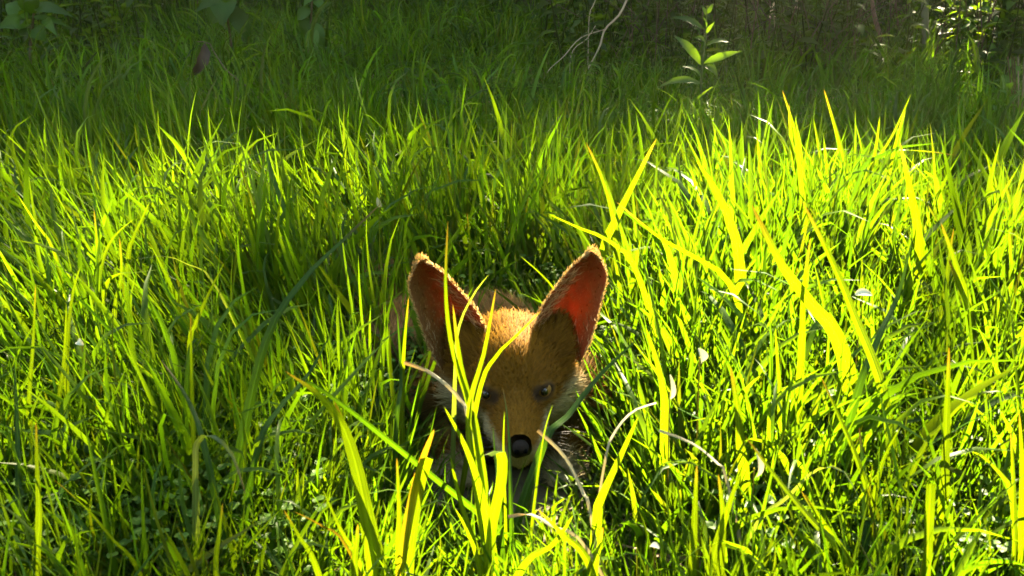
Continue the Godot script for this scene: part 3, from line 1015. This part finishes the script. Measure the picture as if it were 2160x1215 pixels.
	hero("grass_tuft", "row of tall dim blades at the left edge", "grass tuft", [
		[[[75, 600], [70, 720], [60, 900]], 0.98, 1.02, 6, "g"],
		[[[140, 640], [135, 760], [120, 900]], 0.98, 1.02, 6, "y"],
		[[[30, 760], [36, 900], [42, 1100]], 0.88, 0.92, 7, "d"],
		[[[170, 560], [150, 640], [140, 800]], 1.0, 1.04, 7, "y"]])
	# --- middle distance behind the fox
	hero("grass_plant", "bright pointed blade leaning left behind the fox, above its left-hand ear", "grass", [
		[[[773, 308], [785, 360], [796, 410], [800, 470]], 1.6, 1.66, 8, "y"]])
	hero("grass_plant", "bright leaning blade left of the gap between the ears, far behind the fox", "grass", [
		[[[868, 262], [900, 300], [930, 345], [950, 400]], 1.75, 1.8, 9, "y"]])
	hero("grass_plant", "thin blade slanting down towards the fox's right-hand ear", "grass", [
		[[[1097, 540], [1130, 568], [1166, 606], [1190, 660]], 1.12, 1.14, 5, "g"]])
	hero("grass_plant", "blade pointing straight up between the ears, behind the fox", "grass", [
		[[[985, 450], [990, 500], [992, 580]], 1.22, 1.26, 6, "g"]])
	# bright scraps of leaf and bleached grass that catch the sun
	var sc := [
		[1413, 812, 0.90, 4.5, 21, "white bleached leaf scrap standing upright right of the fox's chest"],
		[1592, 972, 0.84, 6, 24, "long white leaf scrap hanging near the bottom right"],
		[1476, 746, 0.94, 10, 13, "round curled white leaf scrap, highest and largest of the pale scraps"],
		[1380, 1152, 0.79, 6, 5, "curled pale scrap at the bottom edge right of centre"],
		[172, 722, 1.02, 7, 6, "white scrap in the sunlit grass on the left"],
		[800, 425, 1.42, 7, 12, "pale scrap stuck on a blade far behind the fox, left of its ears"],
		[1820, 618, 1.0, 14, 8, "silvery bent leaf over the sunlit patch on the right"]]
	for q in sc:
		var p := px(q[0], q[1], q[2])
		var o := base("leaf_scrap", p)
		tag(o, q[5], "leaf scrap", "bleached leaf scraps in the grass")
		var s := Acc.new()
		var hw: float = q[3] * 0.001 * 0.5
		var hh: float = q[4] * 0.001 * 0.5
		if hh > hw:
			leaf(s, Vector3(hw * 0.5, -hh * 1.2, 0), Vector3(-hw * 0.5, hh * 1.1, 0.005), hw * 1.6, Vector3(rng.randf_range(-0.6, 0.6), 0.5, 1), 0.4, Color(0.50, 0.50, 0.36), Color(0.42, 0.42, 0.28))
		else:
			leaf(s, Vector3(-hw, -hh * rng.randf_range(-0.6, 0.6), 0), Vector3(hw, hh * rng.randf_range(-0.8, 0.8), 0.005), hh * 1.7, Vector3(rng.randf_range(-0.5, 0.5), 0.8, 0.6), 0.45, Color(0.50, 0.50, 0.36), Color(0.42, 0.42, 0.28))
		part("scrap", s.mesh(), straw_mat, o)
		var st := Acc.new()
		tube(st, curve3(Vector3(0, -hh * 0.5, 0), Vector3(0.003, -p.y * 0.5, -0.004), Vector3(0.006, -p.y, -0.006), 6), 0.0006, 0.0009, Color(0.16, 0.17, 0.05), 4)
		part("stem", st.mesh(), grass_mat, o)

# ---------------------------------------------------------------- broad-leaved plants and twigs at the back
func leaf_px(parent: Node3D, a: Array, b: Array, da: float, db: float, w: float, droop: float, col: Color, wave := 0.0, up := Vector3(0, 0.6, 0.8)) -> void:
	var s := Acc.new()
	leaf(s, px(a[0], a[1], da) - parent.position, px(b[0], b[1], db) - parent.position, w * 0.8, up, droop, col, col * 1.1, wave, 1.5)
	part("leaf", s.mesh(), grass_mat, parent)

func stem_px(parent: Node3D, pts: Array, depth: float, r0: float, r1: float, col: Color, called := "stem", mat: Material = null) -> void:
	var c := PackedVector3Array()
	for p in pts: c.append(px(p[0], p[1], depth + (p[2] if p.size() > 2 else 0.0)) - parent.position)
	if c[0].y + parent.position.y > 0.01:
		c.insert(0, Vector3(c[0].x, -parent.position.y - 0.005, c[0].z))
	var s := Acc.new()
	tube(s, spline(c, 18), r0, r1, col, 6, 0.06)
	part(called, s.mesh(), mat if mat else grass_mat, parent)

func build_plants() -> void:
	var green := Color(0.075, 0.15, 0.025)
	# nettle-like herb
	var d := 2.6
	var f := px(1478, 258, d)
	var o := base("leafy_herb", Vector3(f.x, 0, f.z))
	tag(o, "upright herb with toothed paired leaves standing above the grass, back right of centre", "herb")
	stem_px(o, [[1478, 258], [1480, 150], [1488, 80], [1492, 12]], d, 0.0035, 0.0016, Color(0.10, 0.15, 0.05))
	for q in [[[1484, 62], [1418, 36], 0.030], [[1482, 140], [1422, 76], 0.034], [[1486, 100], [1545, 92], 0.032], [[1484, 134], [1566, 108], 0.036], [[1480, 178], [1386, 186], 0.026], [[1480, 168], [1438, 140], 0.022], [[1486, 140], [1510, 160], 0.03],
			[[1490, 70], [1508, 46], 0.016], [[1490, 58], [1480, 34], 0.014], [[1490, 30], [1504, 8], 0.015], [[1490, 34], [1480, 12], 0.015], [[1488, 88], [1462, 80], 0.018]]:
		leaf_px(o, q[0], q[1], d, d + rng.randf_range(-0.05, 0.05), q[2] * rng.randf_range(0.6, 0.9), rng.randf_range(0.1, 0.5), green * rng.randf_range(0.6, 1.0), 0.12, Vector3(rng.randf_range(-0.5, 0.5), 0.6, rng.randf_range(0.2, 0.9)))
	# docks at the upper left
	var docks := [
		["broad-leaved plant with hanging oval leaves in the top left corner", 2.9, [70, 190], [[66, 190], [64, 100], [72, 20], [76, -60]],
			[[[70, 60], [98, 88], 0.055], [[60, 40], [12, 10], 0.06], [[62, 52], [-6, 60], 0.06], [[70, 30], [62, -30], 0.07], [[72, 20], [158, 36], 0.04], [[68, 36], [148, 58], 0.022], [[96, 40], [122, 78], 0.032], [[62, 60], [48, 92], 0.04]]],
		["large dim dock with broad drooping leaves, top centre-left", 3.3, [505, 190], [[505, 190], [490, 110], [478, 20], [470, -50]],
			[[[478, 10], [446, 52], 0.09], [[480, -5], [470, 58], 0.10], [[490, 12], [532, 98], 0.065], [[474, 0], [412, 26], 0.05], [[482, 30], [500, -20], 0.06]]],
		["dock with one lit hanging oval leaf, right of the large dim dock", 3.2, [655, 190], [[655, 190], [652, 110], [656, 40], [660, -40]],
			[[[666, 48], [684, 112], 0.045], [[660, 40], [640, 80], 0.06], [[658, 20], [626, 44], 0.05], [[668, 0], [684, 28], 0.035], [[660, 60], [664, 130], 0.05], [[664, -6], [640, 14], 0.03], [[682, 100], [716, 126], 0.014]]]]
	for q in docks:
		var g := px(q[2][0], q[2][1], q[1])
		var p := base("dock_plant", Vector3(g.x, 0, g.z))
		tag(p, q[0], "dock plant")
		stem_px(p, q[3], q[1], 0.005, 0.003, Color(0.12, 0.10, 0.05))
		for l in q[4]:
			leaf_px(p, l[0], l[1], q[1], q[1] + rng.randf_range(-0.06, 0.02), l[2], 0.3, Color(0.065, 0.14, 0.014) * rng.randf_range(0.7, 1.3), 0.05)
	# dead dark leaf on a bent stalk
	var g2 := px(560, 232, 2.7)
	var dd := base("dead_dock_stalk", Vector3(g2.x, 0, g2.z))
	tag(dd, "bent dead stalk with one dark hanging withered leaf, upper left behind the grass", "dry stalk")
	stem_px(dd, [[575, 250], [535, 195], [480, 150], [452, 110], [440, 90], [415, 88]], 2.7, 0.002, 0.0012, Color(0.12, 0.09, 0.045), "stem", straw_mat)
	var s := Acc.new()
	leaf(s, px(432, 90, 2.7) - dd.position, px(396, 168, 2.68) - dd.position, 0.030, Vector3(0.7, 0.2, 0.6), 0.5, Color(0.022, 0.016, 0.008), Color(0.04, 0.026, 0.012), 0.22, 1.3)
	part("withered_leaf", s.mesh(), straw_mat, dd)
	# bare twigs
	var bark := Color(0.30, 0.25, 0.16)
	var g3 := px(1205, 205, 3.0)
	var tw := base("bare_twig", Vector3(g3.x, 0, g3.z))
	tag(tw, "forked bare grey twig leaning out of the dark grass at the back, centre right", "twig")
	stem_px(tw, [[1200, 205], [1222, 175], [1262, 105], [1276, 62], [1306, 32], [1326, -10]], 3.0, 0.002, 0.003, bark, "stem", straw_mat)
	stem_px(tw, [[1150, 160, -0.02], [1190, 118, -0.01], [1225, 80], [1276, 62]], 3.0, 0.0009, 0.0017, bark, "side_twig", straw_mat)
	stem_px(tw, [[1205, 115], [1238, 82], [1256, 54]], 3.02, 0.0007, 0.0012, bark, "side_twig", straw_mat)
	stem_px(tw, [[1243, 34], [1252, 10], [1260, -10]], 3.05, 0.0009, 0.0013, bark, "side_twig", straw_mat)
	var g4 := px(1900, 170, 3.4)
	var tb := base("brown_stem", Vector3(g4.x, 0, g4.z))
	tag(tb, "slanting brown woody stem at the back right", "woody stem")
	stem_px(tb, [[1888, 180], [1868, 110], [1846, 40], [1836, -20]], 3.4, 0.008, 0.006, Color(0.14, 0.085, 0.05), "stem", straw_mat)
	var g5 := px(1952, 170, 3.3)
	var tg := base("green_stem", Vector3(g5.x, 0, g5.z))
	tag(tg, "straight thick greenish stem beside the sunlit shrub at the back right", "woody stem")
	stem_px(tg, [[1950, 170], [1952, 80], [1950, -20]], 3.3, 0.011, 0.010, Color(0.11, 0.12, 0.06), "stem", straw_mat)
	# sunlit small-leaved shrub, and the plant at the right edge
	var shrubs := [
		["small-leaved shrub with sunlit specks of leaf and reddish stems, top right", 3.25, 2055, 210, 170, 1985, 2110, -40, 150],
		["bright-leaved sprawling plant cut by the right edge of the view", 2.3, 2150, 330, 46, 2105, 2200, 120, 330],
		["dim bushy shrub behind the brown stem at the back right", 3.8, 1860, 150, 120, 1770, 1960, -60, 120],
		["shrub reaching in at the top right corner", 3.5, 2150, 170, 90, 2110, 2230, -60, 150]]
	for q in shrubs:
		var dep: float = q[1]
		var g := px(q[2], q[3], dep)
		var sh := base("small_shrub", Vector3(g.x, 0, g.z))
		tag(sh, q[0], "shrub")
		for k in 6:
			var tx := rng.randf_range(q[5], q[6])
			stem_px(sh, [[q[2] + rng.randf_range(-14, 14), q[3]], [(q[2] + tx) * 0.5, (q[3] + q[7]) * 0.5, rng.randf_range(-0.08, 0.08)], [tx, q[7], rng.randf_range(-0.15, 0.15)]], dep, 0.0022, 0.0012, Color(0.12, 0.09, 0.04), "stem", straw_mat)
		for k in q[4]:
			var s2 := Acc.new()
			var a := px(rng.randf_range(q[5], q[6]), rng.randf_range(q[7], q[8]), dep + rng.randf_range(-0.18, 0.18)) - sh.position
			if a.y < 0.02: continue
			var dir := Vector3(rng.randf_range(-1, 1), rng.randf_range(-0.9, 0.5), rng.randf_range(-1, 1)).normalized()
			var ln := rng.randf_range(0.02, 0.042)
			leaf(s2, a, a + dir * ln, ln * rng.randf_range(0.4, 0.6), Vector3(rng.randf_range(-0.5, 0.5), 1, rng.randf_range(-0.5, 0.5)), 0.1, green * rng.randf_range(0.8, 1.3), green * 1.2)
			part("leaf", s2.mesh(), grass_mat, sh)
	# pale seed heads
	for q in [[1630, 8, 40, 3.2, "pale seed head on a thin stalk at the top, right of the upright herb"], [1682, -4, 20, 3.3, "smaller pale seed head cut by the top edge, right of the other one"]]:
		var g := px(q[0], 150, q[3])
		var so := base("seed_head_stalk", Vector3(g.x, 0, g.z))
		tag(so, q[4], "seed head")
		stem_px(so, [[q[0] + 20, 160], [q[0] + 8, 90], [q[0], q[1]]], q[3], 0.0012, 0.0008, Color(0.22, 0.2, 0.1), "stem", straw_mat)
		var s3 := Acc.new()
		for k in 12:
			var c := px(q[0] + rng.randf_range(-5, 5), lerpf(q[1], q[2], rng.randf()), q[3]) - so.position
			leaf(s3, c, c + Vector3(rng.randf_range(-0.006, 0.006), 0.008, 0.002), 0.004, Vector3(0, 0, 1), 0.1, Color(0.5, 0.42, 0.28), Color(0.5, 0.42, 0.28))
		part("seed_head", s3.mesh(), straw_mat, so)
	# leafy weeds in the dark at the back
	var weeds := base("undergrowth")
	tag(weeds, "dark leafy undergrowth along the foot of the hedge", "undergrowth", "", "stuff")
	for kind in 4:
		var sw := Acc.new()
		for st in 2 + kind % 2:
			var b0 := Vector3(rng.randf_range(-0.08, 0.08), 0, rng.randf_range(-0.08, 0.08))
			var h := rng.randf_range(0.28, 0.6)
			var top := b0 + Vector3(rng.randf_range(-0.12, 0.12), h, rng.randf_range(-0.1, 0.1))
			var mid := (b0 + top) * 0.5 + Vector3(rng.randf_range(-0.04, 0.04), 0, 0)
			tube(sw, curve3(b0, mid, top, 7), 0.003, 0.0012, Color(0.9, 0.8, 0.8), 4)
			for l in 11:
				var t := 0.25 + 0.75 * l / 10.0
				var p0 := bez(b0, mid, top, t)
				var an := l * 2.4 + rng.randf_range(-0.4, 0.4)
				var dir := Vector3(cos(an), rng.randf_range(-0.7, 0.25), sin(an)).normalized()
				var ln := rng.randf_range(0.04, 0.09) * (1.15 - 0.6 * t)
				leaf(sw, p0, p0 + dir * ln, ln * (0.22 if kind == 3 else rng.randf_range(0.35, 0.5)), Vector3(rng.randf_range(-0.4, 0.4), 1, rng.randf_range(-0.4, 0.4)), 0.2, Color(1, 1, 1), Color(1.1, 1.05, 1.0), 0.03, 1.4)
		var wx := []
		var wc := PackedColorArray()
		for k in 230:
			var zz := rng.randf_range(-3.0, -6.4)
			var xx := rng.randf_range(-0.55, 0.6) * -zz
			if xx > -0.35 * -zz and xx < 0.12 and zz > -4.2: continue
			wx.append(Transform3D(Basis(Vector3.UP, rng.randf() * TAU).scaled(Vector3.ONE * rng.randf_range(0.6, 1.25)), Vector3(xx, 0, zz)))
			var t := rng.randf_range(0.6, 1.3)
			wc.append(Color(0.06 * t, 0.105 * t, 0.014 * t))
		multi("weed_patch", sw.mesh(), grass_mat, wx, wc, weeds)
	# tangle of dead stems in the dark at the back
	var root := base("dead_stem_tangle")
	tag(root, "tangle of brown dead stems in the shade along the back", "dead stems", "", "stuff")
	for kind in 2:
		var sx := Acc.new()
		for k in 7:
			var an := rng.randf() * TAU
			var b := Vector3(rng.randf_range(-0.1, 0.1), 0, rng.randf_range(-0.1, 0.1))
			var h := rng.randf_range(0.25, 0.7)
			var lean := Vector3(cos(an), 0, sin(an)) * rng.randf_range(0.05, 0.75)
			tube(sx, curve3(b, b + Vector3(0, h * 0.6, 0), b + lean + Vector3(0, h, 0), 7), 0.0018, 0.0008, Color(1, 1, 1), 4)
		var xf := []
		var cols := PackedColorArray()
		for k in 150:
			var zz := rng.randf_range(-3.2, -7.0)
			var xx := rng.randf_range(-0.55, 0.6) * -zz
			if xx < 0.1 and zz > -4.6: continue
			xf.append(Transform3D(Basis(Vector3.UP, rng.randf() * TAU).scaled(Vector3.ONE * rng.randf_range(0.7, 1.2)), Vector3(xx, 0, zz)))
			var t := rng.randf_range(0.5, 1.3)
			cols.append(Color(0.085 * t, 0.055 * t, 0.030 * t))
		multi("stem_patch", sx.mesh(), straw_mat, xf, cols, root)

# ---------------------------------------------------------------- hedge and trees behind, above the frame; their crowns dapple the light
func spray_mesh(scale: float, n: int) -> ArrayMesh:
	var s := Acc.new()
	for k in n:
		var p := Vector3(rng.randf_range(-1, 1), rng.randf_range(-1, 1), rng.randf_range(-1, 1)) * 0.13 * scale
		var d := Vector3(rng.randf_range(-1, 1), rng.randf_range(-0.8, 0.3), rng.randf_range(-1, 1)).normalized()
		var ln := rng.randf_range(0.06, 0.10) * scale
		var up := Vector3(rng.randf_range(-0.6, 0.6), 1, rng.randf_range(-0.6, 0.6))
		var side := d.cross(up).normalized()
		var nn := side.cross(d).normalized()
		var f := s.v.size()
		for q in [p, p + d * ln * 0.45 + side * ln * 0.34, p + d * ln * 0.45 - side * ln * 0.34, p + d * ln]:
			s.v.append(q); s.n.append(nn); s.c.append(Color(1, 1, 1))
		s.tri(f, f + 1, f + 2)
		s.tri(f + 1, f + 3, f + 2)
	return s.mesh()

func build_trees() -> void:
	var bark := StandardMaterial3D.new()
	bark.vertex_color_use_as_albedo = true
	bark.roughness = 0.9
	var lm := leaf_mat(0.5, 0.55, Color(0.75, 1.0, 0.25), 0.4)
	var sprays := [spray_mesh(0.6, 16), spray_mesh(0.7, 18)]
	var big := [spray_mesh(1.0, 16), spray_mesh(1.2, 18)]
	var trees := [
		[Vector3(3.4, 0, -7.6), Vector3(3.5, 5.2, -7.7), 3.1, 3.3, 12000, "large tree standing behind the hedge on the right"],
		[Vector3(0.3, 0, -8.4), Vector3(0.4, 5.0, -8.4), 2.6, 3.2, 11000, "tree standing behind the hedge straight ahead"],
		[Vector3(6.6, 0, -6.2), Vector3(6.6, 4.6, -6.2), 2.4, 3.0, 6500, "tree at the far right end of the hedge"],
		[Vector3(-3.6, 0, -8.2), Vector3(-3.6, 4.8, -8.2), 2.6, 3.2, 7000, "tree standing behind the hedge on the left"]]
	for q in trees:
		var o := base("hedgerow_tree", q[0])
		tag(o, q[5], "tree", "trees behind the hedge")
		var s := Acc.new()
		var c: Vector3 = q[1] - q[0]
		tube(s, spline(PackedVector3Array([Vector3(0, -0.05, 0), Vector3(0.05, 1.2, 0), Vector3(-0.04, 2.6, 0.05), c]), 14), 0.17, 0.07, Color(0.16, 0.12, 0.08), 10, 0.08)
		part("trunk", s.mesh(), bark, o)
		for k in 7:
			var an := TAU * k / 7.0 + rng.randf()
			var st := Vector3(0, rng.randf_range(1.8, 3.8), 0)
			var en := c + Vector3(cos(an) * q[2] * 0.7, rng.randf_range(-0.5, 1.4), sin(an) * q[2] * 0.7)
			var s2 := Acc.new()
			tube(s2, curve3(st, st.lerp(en, 0.5) + Vector3(0, 0.35, 0), en, 8), 0.055, 0.012, Color(0.16, 0.12, 0.08), 6, 0.08)
			part("limb", s2.mesh(), bark, o)
		for kind in 2:
			var xf := []
			var cols := PackedColorArray()
			for k in q[4] / 2:
				var dir := Vector3(rng.randfn(), rng.randfn(), rng.randfn()).normalized() * pow(rng.randf(), 0.4)
				var p: Vector3 = c + Vector3(dir.x * q[2], dir.y * q[3], dir.z * q[2])
				if p.y < 1.3 or rng.randf() < open_at(p + q[0]) * 1.15: continue
				xf.append(Transform3D(Basis.from_euler(Vector3(rng.randf_range(-0.5, 0.5), rng.randf() * TAU, rng.randf_range(-0.5, 0.5))), p))
				var t := rng.randf_range(0.7, 1.3)
				cols.append(Color(0.045 * t, 0.085 * t, 0.016 * t))
			multi("crown", sprays[kind], lm, xf, cols, o)
	# the wood edge behind the camera
	var back := [[Vector3(-4.2, 0, 4.6), "tall leafy bush behind the viewer on the left"], [Vector3(-2.1, 0, 4.2), "tall leafy bush close behind the viewer, left of the post"], [Vector3(0.1, 0, 4.5), "tall leafy bush straight behind the viewer"], [Vector3(2.2, 0, 4.3), "tall leafy bush close behind the viewer on the right"], [Vector3(4.3, 0, 4.7), "tall leafy bush behind the viewer on the far right"]]
	for q in back:
		var o := base("wood_edge_bush", q[0])
		tag(o, q[1], "bush", "bushes behind the viewer")
		var s := Acc.new()
		tube(s, curve3(Vector3(0, -0.02, 0), Vector3(0.1, 3.0, 0), Vector3(-0.2, 6.2, 0.1), 8), 0.05, 0.01, Color(0.13, 0.09, 0.06), 6, 0.1)
		part("stem", s.mesh(), bark, o)
		var xf := []
		var cols := PackedColorArray()
		for j in 2800:
			xf.append(Transform3D(Basis.from_euler(Vector3(rng.randf_range(-0.5, 0.5), rng.randf() * TAU, rng.randf_range(-0.5, 0.5))), Vector3(rng.randf_range(-1.4, 1.4), 0.1 + 6.4 * rng.randf(), rng.randf_range(-0.6, 0.8))))
			var t := rng.randf_range(0.7, 1.3)
			cols.append(Color(0.045 * t, 0.085 * t, 0.016 * t))
		multi("foliage", big[0], lm, xf, cols, o)
	# the hedge: separate bushes shoulder to shoulder
	var hx := -5.5
	var names := ["leftmost", "second from the left", "third from the left", "fourth from the left", "middle left", "middle", "middle right", "fourth from the right", "third from the right", "second from the right", "rightmost"]
	for k in 11:
		var ctr := Vector3(hx + k * 1.2, 0, -6.7 + 0.25 * sin(k * 2.1))
		var o := base("hedge_bush", ctr)
		tag(o, "dense hedge bush behind the meadow, %s in the row" % names[k], "bush", "bushes of the hedge")
		for t in 4:
			var s := Acc.new()
			tube(s, curve3(Vector3(rng.randf_range(-0.15, 0.15), -0.02, 0), Vector3(rng.randf_range(-0.2, 0.2), 1.0, 0), Vector3(rng.randf_range(-0.6, 0.6), rng.randf_range(1.6, 2.2), rng.randf_range(-0.3, 0.3)), 8), 0.03, 0.008, Color(0.13, 0.09, 0.06), 6, 0.1)
			part("stem", s.mesh(), bark, o)
		var xf := []
		var cols := PackedColorArray()
		for j in 620:
			var p := Vector3(rng.randf_range(-0.75, 0.75), 0.1 + 2.5 * rng.randf(), rng.randf_range(-0.6, 0.6))
			p.x *= 1.0 - 0.12 * p.y
			if rng.randf() < maxf(open_at(p + ctr), 0.0) * 1.1: continue
			xf.append(Transform3D(Basis.from_euler(Vector3(rng.randf_range(-0.5, 0.5), rng.randf() * TAU, rng.randf_range(-0.5, 0.5))), p))
			var t := rng.randf_range(0.7, 1.3)
			cols.append(Color(0.04 * t, 0.075 * t, 0.016 * t))
		multi("foliage", big[k % 2], lm, xf, cols, o)

# ---------------------------------------------------------------- scene
func _ready() -> void:
	rng.seed = 20250617
	var cam := Camera3D.new()
	cam.name = "camera"
	cam.fov = rad_to_deg(2.0 * atan(607.5 / FOCAL))
	cam.near = 0.02
	cam.far = 800.0
	cam.position = Vector3(0, CAM_H, 0)
	cam.rotation_degrees = Vector3(-PITCH, 0, 0)
	cam_basis = Basis.from_euler(Vector3(deg_to_rad(-PITCH), 0, 0))
	add_child(cam)
	cam.current = true
	var lens := CameraAttributesPhysical.new()        # a small fixed-focus lens
	lens.frustum_focal_length = 12.0 / tan(atan(607.5 / FOCAL))
	lens.frustum_near = 0.02
	lens.frustum_far = 800.0
	lens.frustum_focus_distance = 2.0
	lens.exposure_aperture = lens.frustum_focal_length / 1.6
	cam.attributes = lens
	var sky_m := ProceduralSkyMaterial.new()
	sky_m.sky_top_color = Color(0.50, 0.58, 0.66)
	sky_m.sky_horizon_color = Color(0.82, 0.82, 0.75)
	sky_m.sky_curve = 0.2
	sky_m.ground_bottom_color = Color(0.12, 0.14, 0.07)
	sky_m.ground_horizon_color = Color(0.5, 0.55, 0.5)
	sky_m.sun_angle_max = 12.0
	var sky := Sky.new()
	sky.sky_material = sky_m
	var env := Environment.new()
	env.background_mode = Environment.BG_SKY
	env.sky = sky
	env.background_energy_multiplier = 0.46
	env.volumetric_fog_enabled = true                # pollen and damp in the evening air
	env.volumetric_fog_density = 0.0025
	env.volumetric_fog_albedo = Color(1.0, 0.97, 0.85)
	env.volumetric_fog_anisotropy = 0.55
	env.tonemap_mode = Environment.TONE_MAPPER_LINEAR
	env.tonemap_exposure = 17.0
	env.sdfgi_enabled = true
	env.ssao_enabled = true
	env.ssil_enabled = true
	var we := WorldEnvironment.new()
	we.name = "environment"
	we.environment = env
	add_child(we)
	var az := deg_to_rad(SUN_AZ)
	var el := deg_to_rad(SUN_EL)
	sun_dir = Vector3(sin(az) * cos(el), sin(el), -cos(az) * cos(el))
	var sun := DirectionalLight3D.new()
	sun.name = "sun"
	sun.light_energy = 1.6
	sun.light_color = Color(1.0, 0.93, 0.78)
	sun.light_angular_distance = 0.5
	sun.shadow_enabled = true
	add_child(sun)
	sun.look_at_from_position(sun_dir * 30.0, Vector3.ZERO)

	grass_mat = leaf_mat(0.42, 1.52, Color(1.0, 0.90, 0.08), 0.36)
	clover_mat = leaf_mat(0.48, 1.2, Color(1.0, 0.90, 0.08), 0.28)
	straw_mat = leaf_mat(0.6, 0.7, Color(1.0, 0.9, 0.6), 0.4)

	# the ground
	var soil := StandardMaterial3D.new()
	var nz := FastNoiseLite.new()
	nz.seed = 4
	nz.frequency = 0.03
	nz.fractal_octaves = 5
	var ramp := Gradient.new()
	ramp.set_color(0, Color(0.035, 0.026, 0.014).linear_to_srgb())
	ramp.set_color(1, Color(0.10, 0.085, 0.04).linear_to_srgb())
	var nt := NoiseTexture2D.new()
	nt.width = 512
	nt.height = 512
	nt.seamless = true
	nt.noise = nz
	nt.color_ramp = ramp
	soil.albedo_texture = nt
	soil.uv1_triplanar = true
	soil.uv1_world_triplanar = true
	soil.uv1_scale = Vector3.ONE * 1.7
	soil.roughness = 0.95
	var gm := PlaneMesh.new()
	gm.size = Vector2(600, 600)
	var go := part("ground", gm, soil, self)
	go.set_meta("kind", "structure")

	build_trees()
	build_fox()
	build_meadow()
	build_clover()
	build_thatch()
	build_plants()
	build_heroes()
